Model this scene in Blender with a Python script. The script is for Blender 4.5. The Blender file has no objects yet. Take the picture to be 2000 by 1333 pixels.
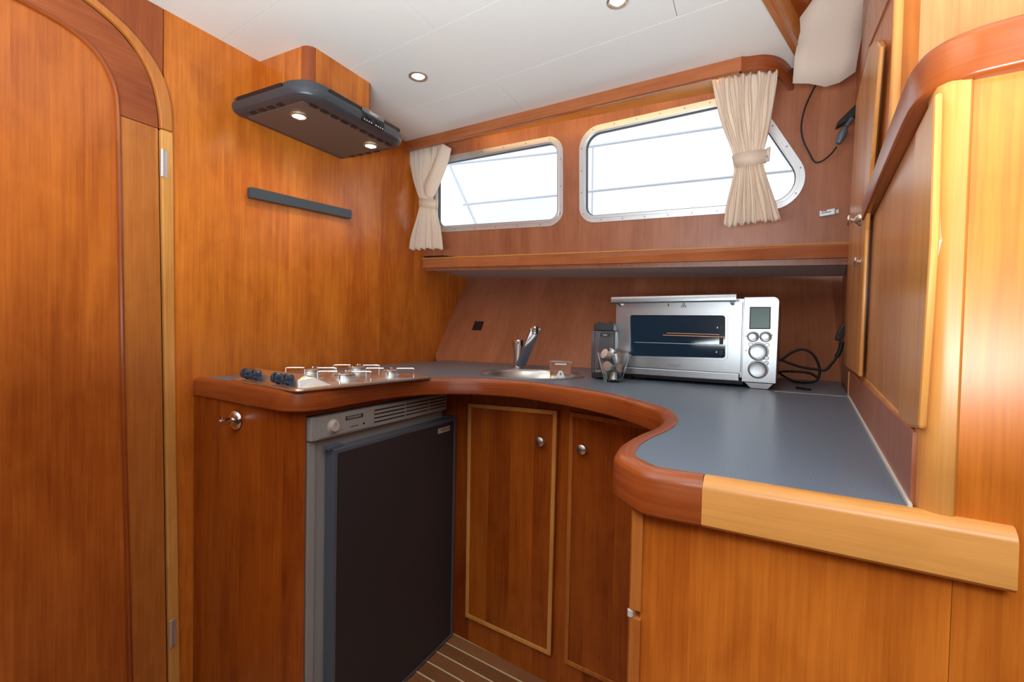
import bpy, bmesh, math, random
import numpy as np
from mathutils import Vector, Matrix
from mathutils.geometry import tessellate_polygon
random.seed(7)
S = bpy.context.scene
COL = S.collection

# ------------------------------------------------------------------ camera
FPX, PIT, ROL, EYE = 930.0, math.radians(1.42), math.radians(1.15), 1.05
CF = Vector((0, math.cos(PIT), -math.sin(PIT)))
_U0 = Vector((0, math.sin(PIT), math.cos(PIT))); _X0 = Vector((1, 0, 0))
CX = math.cos(ROL) * _X0 + math.sin(ROL) * _U0
CU = -math.sin(ROL) * _X0 + math.cos(ROL) * _U0
CP = Vector((0, 0, EYE))
cam_d = bpy.data.cameras.new('camera'); cam = bpy.data.objects.new('camera', cam_d); COL.objects.link(cam)
cam.matrix_world = Matrix(((CX.x, CU.x, -CF.x, 0), (CX.y, CU.y, -CF.y, 0), (CX.z, CU.z, -CF.z, EYE), (0, 0, 0, 1)))
cam_d.sensor_width = 36; cam_d.lens = FPX / 2000 * 36; cam_d.clip_start = 0.02
S.camera = cam

# ------------------------------------------------------------------ world, lights, exposure
w = bpy.data.worlds.new('sky'); S.world = w; w.use_nodes = True
nt = w.node_tree; nt.nodes.clear()
o_ = nt.nodes.new('ShaderNodeOutputWorld'); b_ = nt.nodes.new('ShaderNodeBackground')
tc = nt.nodes.new('ShaderNodeTexCoord'); nz = nt.nodes.new('ShaderNodeTexNoise'); rp = nt.nodes.new('ShaderNodeValToRGB')
nz.inputs['Scale'].default_value = 2.2; nz.inputs['Detail'].default_value = 5
rp.color_ramp.elements[0].position = .38; rp.color_ramp.elements[0].color = (.74, .86, 1.0, 1)
rp.color_ramp.elements[1].position = .58; rp.color_ramp.elements[1].color = (1, 1, 1, 1)
nt.links.new(tc.outputs['Generated'], nz.inputs['Vector']); nt.links.new(nz.outputs['Fac'], rp.inputs['Fac'])
nt.links.new(rp.outputs['Color'], b_.inputs['Color']); nt.links.new(b_.outputs[0], o_.inputs['Surface'])
b_.inputs['Strength'].default_value = 1.08
S.view_settings.view_transform = 'Standard'; S.view_settings.look = 'None'
S.view_settings.exposure = 0.28; S.view_settings.gamma = 1.0; S.view_settings.use_curve_mapping = False

def area(name, loc, target, sx, sy, power, col, spread=180):
    l = bpy.data.lights.new(name, 'AREA'); l.shape = 'RECTANGLE'; l.size = sx; l.size_y = sy; l.energy = power; l.color = col; l.spread = math.radians(spread)
    o = bpy.data.objects.new(name, l); COL.objects.link(o); o.location = loc
    o.rotation_euler = (Vector(target) - Vector(loc)).to_track_quat('-Z', 'Y').to_euler()
    return o
# added key lamp behind the camera, aimed at the peninsula front
area('wheelhouse_daylight', (-.05, -.62, 1.7), (0.25, .5, .55), .8, .4, 1.0, (1.0, .97, .93), 62)
# added fill lamp low behind the camera, aimed up to brighten the ceiling
area('deck_bounce', (-.25, -.30, 1.0), (-.25, -.22, 1.84), 1.0, .5, 54, (.90, 1.0, 1.03))

# ------------------------------------------------------------------ geometry of the place
def ray(px, py): return CF + CX * ((px - 1000) / FPX) - CU * ((py - 666.5) / FPX)
def hz(px, py, z):
    r = ray(px, py); return CP + r * ((z - EYE) / r.z)
def yv(deg): a = math.radians(deg); return Vector((math.sin(a), math.cos(a), 0))
ZV = Vector((0, 0, 1))
dL = yv(27.2); nL = Vector((dL.y, -dL.x, 0))
dR = yv(32.4); nR = Vector((dR.y, -dR.x, 0))
def LP(n, t, z): return nL * n + dL * t + ZV * z
def RP(n, t, z): return nR * n + dR * t + ZV * z

class PL_:
    """a real plane in the room: origin O, axes A and B in the plane, N towards the room"""
    def __init__(s, O, A, B, N=None):
        s.O = Vector(O); s.A = Vector(A).normalized(); B = Vector(B); s.B = (B - s.A * B.dot(s.A)).normalized()
        s.N = s.A.cross(s.B)
        if s.N.dot(CP - s.O) < 0: s.N = -s.N
    def hit(s, px, py):
        r = ray(px, py); return CP + r * ((s.O - CP).dot(s.N) / r.dot(s.N))
    def q(s, px, py): p = s.hit(px, py) - s.O; return (p.dot(s.A), p.dot(s.B))
    def w(s, a, b, d=0): return s.O + s.A * a + s.B * b + s.N * d
    def off(s, d): return PL_(s.O + s.N * d, s.A, s.B)
Lw = PL_(LP(-1.35, 0, 0), dL, ZV)                   # a = t, b = z
Rw = PL_(RP(.076, 0, 0), dR, ZV)                    # a = t, b = z
Pw = PL_(RP(0, .53, 0), nR, ZV)                     # a = n, b = z
_wa = Lw.hit(829, 503); _wb = Rw.hit(1655, 478)
_al = (_wb - _wa).normalized(); _h = Vector((_al.y, -_al.x, 0)).normalized()
if _h.dot(CP - _wa) < 0: _h = -_h
Ww = PL_(_wa, _al, ZV * math.cos(math.radians(7)) + _h * math.sin(math.radians(7)))
_b0 = hz(880, 704.4, .9); _b1 = hz(1640, 745.6, .9); _b2 = Lw.hit(913, 545)
Bw = PL_(_b0, _b1 - _b0, _b2 - _b0)
_f0 = hz(790, 277, 1.838); _f1 = hz(1380, 127, 1.838)
Fw = PL_(_f0, _f1 - _f0, ZV)                        # pelmet front
Cw = Fw.off(-.035)                                  # curtains hang here
Sw = PL_(Vector((-.176, 1.609, 0)), yv(125.5), ZV)  # sink cabinet face
TOP = .90; CEIL = 1.838

# ------------------------------------------------------------------ materials
def newmat(name):
    m = bpy.data.materials.new(name); m.use_nodes = True
    return m, m.node_tree, m.node_tree.nodes['Principled BSDF']
def simple(name, col, rough=.5, metal=0, spec=.5, emit=None, es=0, noise=0, nscale=200, trans=0, ior=1.45, bump=0, alpha=1):
    m, t, p = newmat(name)
    p.inputs['Base Color'].default_value = (*col, 1); p.inputs['Roughness'].default_value = rough
    p.inputs['Metallic'].default_value = metal; p.inputs['Specular IOR Level'].default_value = spec
    p.inputs['IOR'].default_value = ior; p.inputs['Transmission Weight'].default_value = trans
    p.inputs['Alpha'].default_value = alpha
    if emit: p.inputs['Emission Color'].default_value = (*emit, 1); p.inputs['Emission Strength'].default_value = es
    if noise or bump:
        c = t.nodes.new('ShaderNodeTexCoord'); n = t.nodes.new('ShaderNodeTexNoise'); n.inputs['Scale'].default_value = nscale; n.inputs['Detail'].default_value = 3
        t.links.new(c.outputs['Object'], n.inputs['Vector'])
        if noise:
            mx = t.nodes.new('ShaderNodeMix'); mx.data_type = 'RGBA'
            mx.inputs[6].default_value = (*[max(0, v * (1 - noise)) for v in col], 1); mx.inputs[7].default_value = (*[min(1, v * (1 + noise)) for v in col], 1)
            t.links.new(n.outputs['Fac'], mx.inputs[0]); t.links.new(mx.outputs[2], p.inputs['Base Color'])
        if bump:
            bp = t.nodes.new('ShaderNodeBump'); bp.inputs['Strength'].default_value = bump; bp.inputs['Distance'].default_value = .001
            t.links.new(n.outputs['Fac'], bp.inputs['Height']); t.links.new(bp.outputs[0], p.inputs['Normal'])
    return m
def wood(name, dark, light, rough=.27, leaf=.13, leafamt=.22, shift=0.0, fig=.8):
    m, t, p = newmat(name); N = t.nodes; Lk = t.links.new
    def math_(op, a, b=None, c=None):
        n = N.new('ShaderNodeMath'); n.operation = op
        for i, v in enumerate((a, b, c)):
            if v is None: continue
            if isinstance(v, (int, float)): n.inputs[i].default_value = v
            else: Lk(v, n.inputs[i])
        return n.outputs[0]
    uv = N.new('ShaderNodeUVMap'); sp = N.new('ShaderNodeSeparateXYZ'); Lk(uv.outputs[0], sp.inputs[0])
    oi = N.new('ShaderNodeObjectInfo')
    u = math_('ADD', sp.outputs[0], math_('MULTIPLY', oi.outputs['Random'], 3.7)); v = sp.outputs[1]
    u = math_('ADD', u, shift)
    lf = math_('FLOOR', math_('DIVIDE', u, leaf))
    wn = N.new('ShaderNodeTexWhiteNoise'); wn.noise_dimensions = '1D'; Lk(lf, wn.inputs['W'])
    def vec(a, b, c):
        n = N.new('ShaderNodeCombineXYZ'); 
        for i, q in enumerate((a, b, c)):
            if isinstance(q, (int, float)): n.inputs[i].default_value = q
            else: Lk(q, n.inputs[i])
        return n.outputs[0]
    def noise(vv, sc, det, dist=0):
        n = N.new('ShaderNodeTexNoise'); n.inputs['Scale'].default_value = sc; n.inputs['Detail'].default_value = det; n.inputs['Distortion'].default_value = dist
        Lk(vv, n.inputs['Vector']); return n.outputs['Fac']
    lw = math_('MULTIPLY', wn.outputs['Value'], 9.0)
    big = noise(vec(math_('MULTIPLY', u, 7), math_('MULTIPLY', v, 1.6), lw), 1, 3, .6)
    fine = noise(vec(math_('MULTIPLY', u, 190), math_('MULTIPLY', v, 5), lw), 1, 3)
    pore = noise(vec(math_('MULTIPLY', u, 700), math_('MULTIPLY', v, 22), lw), 1, 2)
    cath = math_('SINE', math_('MULTIPLY', math_('ADD', math_('MULTIPLY', u, 2.2), noise(vec(math_('MULTIPLY', u, 4.5), math_('MULTIPLY', v, .9), lw), 1, 2, .4)), 60))
    mott = noise(vec(math_('MULTIPLY', u, 16), math_('MULTIPLY', v, 9), lw), 1, 3, 1)
    f = math_('MULTIPLY', math_('SUBTRACT', big, .5), 1.3 * fig)
    f = math_('ADD', f, math_('MULTIPLY', math_('SUBTRACT', fine, .5), .55))
    f = math_('ADD', f, math_('MULTIPLY', math_('SUBTRACT', pore, .5), .25))
    f = math_('ADD', f, math_('MULTIPLY', cath, .045 * fig))
    f = math_('ADD', f, math_('MULTIPLY', math_('SUBTRACT', mott, .5), .45 * fig))
    f = math_('ADD', f, math_('MULTIPLY', math_('SUBTRACT', wn.outputs['Value'], .5), leafamt * 2))
    f = math_('ADD', f, .5)
    r = N.new('ShaderNodeValToRGB'); r.color_ramp.elements[0].color = (*dark, 1); r.color_ramp.elements[0].position = .05
    r.color_ramp.elements[1].color = (*light, 1); r.color_ramp.elements[1].position = .95
    Lk(f, r.inputs['Fac']); Lk(r.outputs[0], p.inputs['Base Color'])
    p.inputs['Roughness'].default_value = rough; p.inputs['Specular IOR Level'].default_value = .5
    bp = N.new('ShaderNodeBump'); bp.inputs['Strength'].default_value = .08; bp.inputs['Distance'].default_value = .001
    Lk(fine, bp.inputs['Height']); Lk(bp.outputs[0], p.inputs['Normal'])
    return m
M = {}
M['cherry'] = wood('cherry_veneer', (.34, .058, .004), (.85, .27, .032), leaf=.21, leafamt=.10)
M['cherry_pale'] = wood('cherry_veneer_pale', (.44, .15, .040), (.80, .38, .145), leaf=.3, leafamt=.08)
M['cherry_red'] = wood('cherry_solid_red', (.18, .028, .006), (.44, .108, .020), leaf=.5, leafamt=.05)
M['cherry_light'] = wood('cherry_solid_light', (.50, .19, .035), (.82, .40, .11), leaf=.5, leafamt=.05)
M['cherry_deep'] = wood('cherry_veneer_deep', (.19, .026, .003), (.50, .125, .012), leaf=.085, leafamt=.16)  # redder low-cabinet veneer, darkened further in place of shade low down
M['cherry_rose'] = wood('cherry_solid_rose', (.30, .075, .022), (.60, .21, .075), leaf=.5, leafamt=.05)
M['cherry_door'] = wood('cherry_veneer_door', (.25, .040, .004), (.64, .175, .024), leaf=.12, leafamt=.10)  # door cherry toned darker in place of shade at the lower left
M['cherry_mid'] = wood('cherry_solid_mid', (.33, .085, .014), (.62, .22, .045), leaf=.5, leafamt=.05)
M['cherry_brown'] = wood('cherry_veneer_brown', (.27, .080, .032), (.54, .21, .105), rough=.36, leaf=.24, leafamt=.10)
M['teak'] = wood('teak_plank', (.20, .075, .028), (.36, .15, .06), leaf=1, rough=.4)
M['holly'] = simple('holly_stripe', (.72, .60, .36), .5)
M['dark_gap'] = simple('dark_gap', (.03, .012, .006), .8)
M['white'] = simple('ceiling_vinyl', (.93, .95, .93), .55, noise=.03, nscale=300, bump=.15)
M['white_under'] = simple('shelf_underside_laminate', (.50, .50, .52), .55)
M['seam_grey'] = simple('seam_grey', (.16, .16, .16), .7)
M['laminate'] = simple('speckled_grey_laminate', (.135, .185, .25), .30, noise=.40, nscale=420)
M['chrome'] = simple('chrome', (.82, .82, .84), .12, 1)
M['steel'] = simple('brushed_steel', (.76, .78, .80), .3, 1, noise=.06, nscale=60)
M['steel_oven'] = simple('brushed_steel_oven', (.46, .485, .51), .30, 1, noise=.06, nscale=60)
M['steel_dark'] = simple('dark_steel', (.30, .30, .31), .3, 1)
M['alu'] = simple('anodised_aluminium', (.72, .74, .76), .38, .75)
M['black'] = simple('black_plastic', (.012, .013, .016), .4)
M['black_gloss'] = simple('black_gloss', (.010, .012, .016), .12)
M['hood'] = simple('hood_charcoal', (.07, .075, .088), .33, .3)
M['hood_under'] = simple('hood_filter_brown', (.15, .11, .09), .5)
M['bar'] = simple('blue_grey_bar', (.05, .065, .085), .35)
M['knob_blue'] = simple('dark_blue_knob', (.02, .035, .06), .2)
M['grey_plastic'] = simple('grey_plastic', (.34, .34, .33), .45)
M['grey_blue'] = simple('blue_grey_aluminium', (.13, .155, .20), .42, .35)
M['fridge_face'] = simple('fridge_dark_panel', (.034, .033, .037), .5, noise=.35, nscale=900)
M['plate'] = simple('nameplate', (.55, .50, .46), .4)
M['ink'] = simple('ink_dark', (.03, .03, .035), .6)
M['ink_white'] = simple('ink_white', (.8, .82, .85), .6)
M['ink_red'] = simple('ink_red', (.6, .03, .03), .6)
M['ink_green'] = simple('ink_green', (.05, .3, .07), .6)
M['rubber'] = simple('black_rubber', (.01, .01, .01), .5)
M['socket'] = simple('socket_brown', (.035, .02, .022), .35)
M['glass'] = simple('clear_glass', (1, 1, 1), .02, trans=1, ior=1.45)
M['pane'] = simple('window_pane', (1, 1, 1), .0, trans=1, ior=1.01)
M['aft_panel'] = simple('dark_upholstery', (.10, .06, .045), .7)  # dark tone chosen to cut light bouncing off the unseen walls
M['oven_glass'] = simple('oven_glass', (.012, .030, .055), .05, spec=.45)
M['tank'] = simple('smoked_plastic', (.50, .50, .56), .08, trans=.85, ior=1.2)
M['lcd'] = simple('lcd_green', (.045, .11, .10), .25)
M['copper'] = simple('copper_glow', (.75, .35, .2), .3, .8)
M['capsule_w'] = simple('capsule_silver', (.62, .66, .68), .3, .7)
M['capsule_p'] = simple('capsule_pale', (.78, .66, .62), .35, .3)
M['caulk'] = simple('caulk_white', (.62, .60, .56), .6)
M['lamp'] = simple('lamp_lens', (1, .95, .8), .4, emit=(1, .80, .50), es=9)
M['lamp_rim'] = simple('lamp_rim', (.60, .55, .48), .3, .8)
M['gasket_grey'] = simple('gasket_grey', (.05, .075, .11), .5)
M['led'] = simple('led_lens', (.9, .85, .7), .4, emit=(1, .72, .35), es=1.0)  # glow of the strip added behind the pelmet
M['rail_out'] = simple('painted_rail', (.78, .86, .95), .5)
def cloth():
    m, t, p = newmat('curtain_cotton')
    p.inputs['Base Color'].default_value = (.95, .90, .84, 1); p.inputs['Roughness'].default_value = .85
    tr = t.nodes.new('ShaderNodeBsdfTranslucent'); tr.inputs[0].default_value = (1.0, .86, .68, 1)
    mx = t.nodes.new('ShaderNodeMixShader'); mx.inputs[0].default_value = .5
    c = t.nodes.new('ShaderNodeTexCoord'); n = t.nodes.new('ShaderNodeTexNoise'); n.inputs['Scale'].default_value = 700
    b = t.nodes.new('ShaderNodeBump'); b.inputs['Strength'].default_value = .2; b.inputs['Distance'].default_value = .0005
    t.links.new(c.outputs['Object'], n.inputs[0]); t.links.new(n.outputs[0], b.inputs['Height']); t.links.new(b.outputs[0], p.inputs['Normal'])
    out = t.nodes['Material Output']
    t.links.new(p.outputs[0], mx.inputs[1]); t.links.new(tr.outputs[0], mx.inputs[2]); t.links.new(mx.outputs[0], out.inputs['Surface'])
    return m
M['cloth'] = cloth()

# ------------------------------------------------------------------ builders
def link(name, me, mat, parent=None, smooth=False, bevel=0, label=None):
    o = bpy.data.objects.new(name, me); COL.objects.link(o)
    if mat: me.materials.append(M[mat] if isinstance(mat, str) else mat)
    if parent: 
        o.parent = parent; o.matrix_parent_inverse = parent.matrix_basis.inverted()
    if smooth: me.shade_smooth()
    if bevel:
        b = o.modifiers.new('bevel', 'BEVEL'); b.width = bevel; b.segments = 2; b.limit_method = 'ANGLE'; b.angle_limit = math.radians(40)
        b.harden_normals = False
    if label: o['label'] = label
    return o
def thing(name, loc, label, cat, group=None):
    o = bpy.data.objects.new(name, None); COL.objects.link(o); o.location = loc; o.empty_display_size = .05
    o['label'] = label; o['category'] = cat
    if group: o['group'] = group
    return o
def tag(o, label, cat, group=None):
    o['label'] = label; o['category'] = cat
    if group: o['group'] = group
    return o
def struct(o): o['kind'] = 'structure'; return o
def sroot(name, loc=(0, 0, 0), label=None):
    o = bpy.data.objects.new(name, None); COL.objects.link(o); o.location = loc; o['kind'] = 'structure'; o.empty_display_size = .05
    if label: o['label'] = label
    return o
def round_poly(pts, rads, seg=8):
    """pts: 2D corners, rads: radius per corner"""
    n = len(pts); out = []
    if not isinstance(rads, (list, tuple)): rads = [rads] * n
    for i in range(n):
        p0, p, p1 = Vector(pts[i - 1]), Vector(pts[i]), Vector(pts[(i + 1) % n])
        r = rads[i]
        if r <= 0: out.append(tuple(p)); continue
        a = (p0 - p); b = (p1 - p); la, lb = a.length, b.length; a.normalize(); b.normalize()
        ang = math.acos(max(-1, min(1, a.dot(b)))); tl = min(r / math.tan(ang / 2), .49 * la, .49 * lb); r = tl * math.tan(ang / 2)
        bis = (a + b).normalized(); c = p + bis * (r / math.sin(ang / 2))
        s = p + a * tl - c; e = p + b * tl - c
        a0 = math.atan2(s.y, s.x); a1 = math.atan2(e.y, e.x); d = (a1 - a0 + math.pi) % (2 * math.pi) - math.pi
        for k in range(seg + 1):
            t = a0 + d * k / seg; out.append((c.x + r * math.cos(t), c.y + r * math.sin(t)))
    return out
def offset_poly(pts, d):
    """inwards offset for a closed polygon (d>0 shrinks)"""
    n = len(pts); area = sum(pts[i - 1][0] * pts[i][1] - pts[i][0] * pts[i - 1][1] for i in range(n)); sg = 1 if area > 0 else -1
    out = []
    for i in range(n):
        p0, p, p1 = Vector(pts[i - 1]), Vector(pts[i]), Vector(pts[(i + 1) % n])
        e0 = (p - p0); e1 = (p1 - p)
        if e0.length < 1e-9 or e1.length < 1e-9: e0 = e1 = (p1 - p0)
        e0.normalize(); e1.normalize()
        n0 = Vector((-e0.y, e0.x)) * sg; n1 = Vector((-e1.y, e1.x)) * sg
        m = (n0 + n1); l = m.length
        m = m / l if l > 1e-6 else n0
        out.append(tuple(p + m * (d / max(.3, m.dot(n0)))))
    return out
def slab(name, pl, pts, th, mat, parent=None, holes=(), d=0, grain='b', bevel=0, smooth=False, label=None, uvo=None):
    """plate in the plane pl: front face at distance d towards the room, thickness th behind it"""
    loops = [list(pts)] + [list(h) for h in holes]
    flat = [p for l in loops for p in l]
    tris = tessellate_polygon([[Vector((p[0], p[1], 0)) for p in l] for l in loops])
    bm = bmesh.new(); uv = bm.loops.layers.uv.new('UVMap')
    f = [bm.verts.new(pl.w(p[0], p[1], d)) for p in flat]; k = [bm.verts.new(pl.w(p[0], p[1], d - th)) for p in flat]
    bm.verts.index_update(); n = len(flat)
    ab = {}
    for i, v in enumerate(f): ab[v.index] = flat[i]
    for i, v in enumerate(k): ab[v.index] = flat[i]
    if len(loops) == 1:
        try: bm.faces.new(f); bm.faces.new(k[::-1])
        except ValueError: pass
    else:
        for t in tris:
            try: bm.faces.new([f[i] for i in t]); bm.faces.new([k[i] for i in t][::-1])
            except ValueError: pass
    side = []
    s = 0
    for l in loops:
        m = len(l)
        for i in range(m):
            j = (i + 1) % m
            try: fc = bm.faces.new((f[s + i], f[s + j], k[s + j], k[s + i])); side.append(fc)
            except ValueError: pass
        s += m
    bmesh.ops.recalc_face_normals(bm, faces=bm.faces)
    ou = uvo if uvo is not None else 0
    sd = set(side)
    for fc in bm.faces:
        for lp in fc.loops:
            a, b = ab[lp.vert.index]
            dep = 0 if lp.vert.index < n else th
            if fc in sd: a += dep; b += dep * .3
            lp[uv].uv = (a + ou, b) if grain == 'b' else ((b + ou, a) if grain == 'a' else (ab[lp.vert.index][0] + ab[lp.vert.index][1], dep))
    me = bpy.data.meshes.new(name); bm.to_mesh(me); bm.free()
    return link(name, me, mat, parent, smooth, bevel, label)
def slabpx(name, pl, px, th, mat, parent=None, d=0, r=0, **k):
    p2 = pl.off(d) if d else pl
    pts = [p2.q(*p) for p in px]
    if r: pts = round_poly(pts, r)
    return slab(name, pl, pts, th, mat, parent, d=d, **k)
def rect(a0, a1, b0, b1): return [(a0, b0), (a1, b0), (a1, b1), (a0, b1)]
def box(name, pl, a0, a1, b0, b1, d0, d1, mat, parent=None, r=0, bevel=.001, grain='b', seg=6, **k):
    pts = rect(a0, a1, b0, b1)
    if r: pts = round_poly(pts, r, seg)
    return slab(name, pl, pts, d1 - d0, mat, parent, d=d1, bevel=bevel, grain=grain, **k)
def catmull(P, n=8, closed=False):
    P = [Vector(p) for p in P]; out = []; m = len(P)
    rng = m if closed else m - 1
    for i in range(rng):
        p0 = P[i - 1] if (i > 0 or closed) else P[0] * 2 - P[1]
        p1 = P[i]; p2 = P[(i + 1) % m]
        p3 = P[(i + 2) % m] if (i + 2 < m or closed) else P[-1] * 2 - P[-2]
        for k in range(n):
            t = k / n
            out.append(.5 * ((2 * p1) + (p2 - p0) * t + (2 * p0 - 5 * p1 + 4 * p2 - p3) * t * t + (3 * p1 - p0 - 3 * p2 + p3) * t ** 3))
    if not closed: out.append(P[-1])
    return out
def sweep(name, path, prof, mat, parent=None, side=None, up=ZV, closed=False, caps=True, smooth=True, label=None, bevel=0, grain_along=True):
    """prof: list of (s,t): s sideways (right of travel when up is z), t up"""
    path = [Vector(p) for p in path]; n = len(path); m = len(prof)
    bm = bmesh.new(); uv = bm.loops.layers.uv.new('UVMap'); rings = []; L = [0]
    for i in range(1, n): L.append(L[-1] + (path[i] - path[i - 1]).length)
    for i, p in enumerate(path):
        a = path[i - 1] if (i > 0 or closed) else p; b = path[(i + 1) % n] if (i < n - 1 or closed) else p
        T = (b - a).normalized(); X = T.cross(up).normalized(); 
        sc = 1
        if 0 < i < n - 1 or closed:
            e = (p - a).normalized(); c = max(.5, e.dot(T)); sc = 1 / c
        rings.append([bm.verts.new(p + X * s * sc + up * t) for s, t in prof])
    cum = [0]
    for j in range(m): cum.append(cum[-1] + (Vector(prof[j]) - Vector(prof[(j + 1) % m])).length)
    for i in range(n if closed else n - 1):
        for j in range(m):
            j2 = (j + 1) % m; i2 = (i + 1) % n
            f = bm.faces.new((rings[i][j], rings[i2][j], rings[i2][j2], rings[i][j2]))
            l1 = L[i]; l2 = L[i2] if i2 else L[i] + (path[0] - path[i]).length
            for lp, q in zip(f.loops, ((cum[j], l1), (cum[j], l2), (cum[j + 1], l2), (cum[j + 1], l1))): lp[uv].uv = q if grain_along else (q[1], q[0])
    if caps and not closed:
        for rg in (rings[0][::-1], rings[-1]):
            f = bm.faces.new(rg)
            for lp in f.loops: lp[uv].uv = (lp.vert.co.x, lp.vert.co.y)
    bmesh.ops.recalc_face_normals(bm, faces=bm.faces)
    me = bpy.data.meshes.new(name); bm.to_mesh(me); bm.free()
    o = link(name, me, mat, parent, False, bevel, label)
    if smooth:
        me.shade_smooth()
        try: me.set_sharp_from_angle(angle=math.radians(40))
        except Exception: pass
    return o
def circ(r, n=10, ry=None): ry = ry or r; return [(r * math.cos(2 * math.pi * i / n), ry * math.sin(2 * math.pi * i / n)) for i in range(n)]
def tube(name, path, r, mat, parent=None, n=10, label=None, closed=False, taper=None):
    path = [Vector(p) for p in path]; m = len(path)
    bm = bmesh.new(); bm.loops.layers.uv.new('UVMap')
    T0 = (path[1] - path[0]).normalized(); X = T0.orthogonal().normalized(); rings = []
    for i, p in enumerate(path):
        a = path[i - 1] if (i > 0 or closed) else p; b = path[(i + 1) % m] if (i < m - 1 or closed) else p
        T = (b - a).normalized(); X = (X - T * X.dot(T)).normalized(); Y = T.cross(X)
        rr = r if taper is None else taper[i]
        rings.append([bm.verts.new(p + X * (rr * math.cos(2 * math.pi * k / n)) + Y * (rr * math.sin(2 * math.pi * k / n))) for k in range(n)])
    for i in range(m if closed else m - 1):
        for k in range(n): bm.faces.new((rings[i][k], rings[i][(k + 1) % n], rings[(i + 1) % m][(k + 1) % n], rings[(i + 1) % m][k]))
    if not closed: bm.faces.new(rings[0][::-1]); bm.faces.new(rings[-1])
    bmesh.ops.recalc_face_normals(bm, faces=bm.faces)
    me = bpy.data.meshes.new(name); bm.to_mesh(me); bm.free()
    o = link(name, me, mat, parent, False, 0, label); me.shade_smooth()
    try: me.set_sharp_from_angle(angle=math.radians(50))
    except Exception: pass
    return o
def lathe(name, org, axis, prof, mat, parent=None, n=24, label=None, sx=1, xdir=None):
    """prof: list of (radius, height along axis)"""
    org = Vector(org); ax = Vector(axis).normalized(); X = Vector(xdir).normalized() if xdir else ax.orthogonal().normalized(); Y = ax.cross(X)
    bm = bmesh.new(); bm.loops.layers.uv.new('UVMap'); rings = []
    for r, h in prof:
        if r < 1e-6: rings.append([bm.verts.new(org + ax * h)])
        else: rings.append([bm.verts.new(org + ax * h + X * (r * sx * math.cos(2 * math.pi * k / n)) + Y * (r * math.sin(2 * math.pi * k / n))) for k in range(n)])
    for a, b in zip(rings, rings[1:]):
        for k in range(n):
            k2 = (k + 1) % n
            if len(a) == 1 and len(b) == 1: continue
            if len(a) == 1: bm.faces.new((a[0], b[k2], b[k]))
            elif len(b) == 1: bm.faces.new((a[k], a[k2], b[0]))
            else: bm.faces.new((a[k], a[k2], b[k2], b[k]))
    bmesh.ops.recalc_face_normals(bm, faces=bm.faces)
    me = bpy.data.meshes.new(name); bm.to_mesh(me); bm.free()
    o = link(name, me, mat, parent, False, 0, label); me.shade_smooth()
    try: me.set_sharp_from_angle(angle=math.radians(45))
    except Exception: pass
    return o
def text(name, s, pl, a, b, size, mat, parent, d=.0005, sx=1, right=True, align='CENTER'):
    cu = bpy.data.curves.new(name, 'FONT'); cu.body = s; cu.size = size; cu.align_x = align; cu.align_y = 'CENTER'; cu.extrude = .0002
    tmp = bpy.data.objects.new('tmp', cu); COL.objects.link(tmp)
    dg = bpy.context.evaluated_depsgraph_get(); me = bpy.data.meshes.new_from_object(tmp.evaluated_get(dg)); bpy.data.objects.remove(tmp)
    A = pl.A.copy(); B = pl.B.copy()
    if A.cross(B).dot(pl.N) < 0: A = -A
    p = pl.w(a, b, d)
    for v in me.vertices: v.co = p + A * (v.co.x * sx) + B * v.co.y + pl.N * v.co.z
    me.name = name
    return link(name, me, mat, parent)
def join_bm(name, fn, mat, parent=None, **k):
    bm = bmesh.new(); bm.loops.layers.uv.new('UVMap'); fn(bm); bmesh.ops.recalc_face_normals(bm, faces=bm.faces)
    me = bpy.data.meshes.new(name); bm.to_mesh(me); bm.free(); return link(name, me, mat, parent, **k)

# ================================================================== THE SETTING
# ---- floor: teak planks with pale stripes
fl = sroot('floor')
FA = yv(124.4); FB = Vector((-FA.y, FA.x, 0))
if FB.y < 0: FB = -FB
FP = PL_(Vector((-.203, 1.565, 0)), FA, FB)
slab('subfloor', FP, rect(-2.2, 3, -3.2, 1.4), .03, 'dark_gap', fl, d=-.014)
for k in range(-32, 4):
    b0 = k * .0505
    slab('plank', FP, rect(-1.6, 2.4, b0 + .003, b0 + .0475), .012, 'teak', fl, d=0, grain='a', uvo=k * .61)
    slab('stripe', FP, rect(-1.6, 2.4, b0 - .0026, b0 + .0026), .012, 'holly', fl, d=-.0003, grain='a')

# ---- left wall (bulkhead)
wl = sroot('wall_left')
slab('backing', Lw, [(-.9, 0), (2.14, 0), (2.14, 1.34), (1.78, 1.35), (1.71, CEIL + .02), (-.9, CEIL + .02)], .02, 'dark_gap', wl, d=-.012)
slab('panel', Lw, [(.712, 0), (2.14, 0), (2.14, 1.34), (1.78, 1.35), (1.71, CEIL + .01), (.676, CEIL + .01), (.676, 1.5)], .011, 'cherry', wl, d=0)
gapR = [(.694, 0), (.687, .1), (.674, .958), (.664, 1.549), (.658, 1.599), (.646, 1.646), (.623, 1.690), (.588, 1.727), (.548, 1.749), (.509, 1.762), (.45, 1.772), (.39, 1.777), (.33, 1.779)]
jmbR = [(.720, 0), (.715, .086), (.700, .958), (.694, 1.553), (.690, 1.606), (.675, 1.660), (.648, 1.702), (.611, 1.737), (.574, 1.758), (.528, 1.776), (.46, 1.790), (.39, 1.797), (.33, 1.799)]
inR = [(.607, .13), (.604, .160), (.587, .962), (.579, 1.534), (.574, 1.588), (.558, 1.630), (.533, 1.663), (.495, 1.684), (.455, 1.694), (.40, 1.699), (.33, 1.700)]
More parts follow.
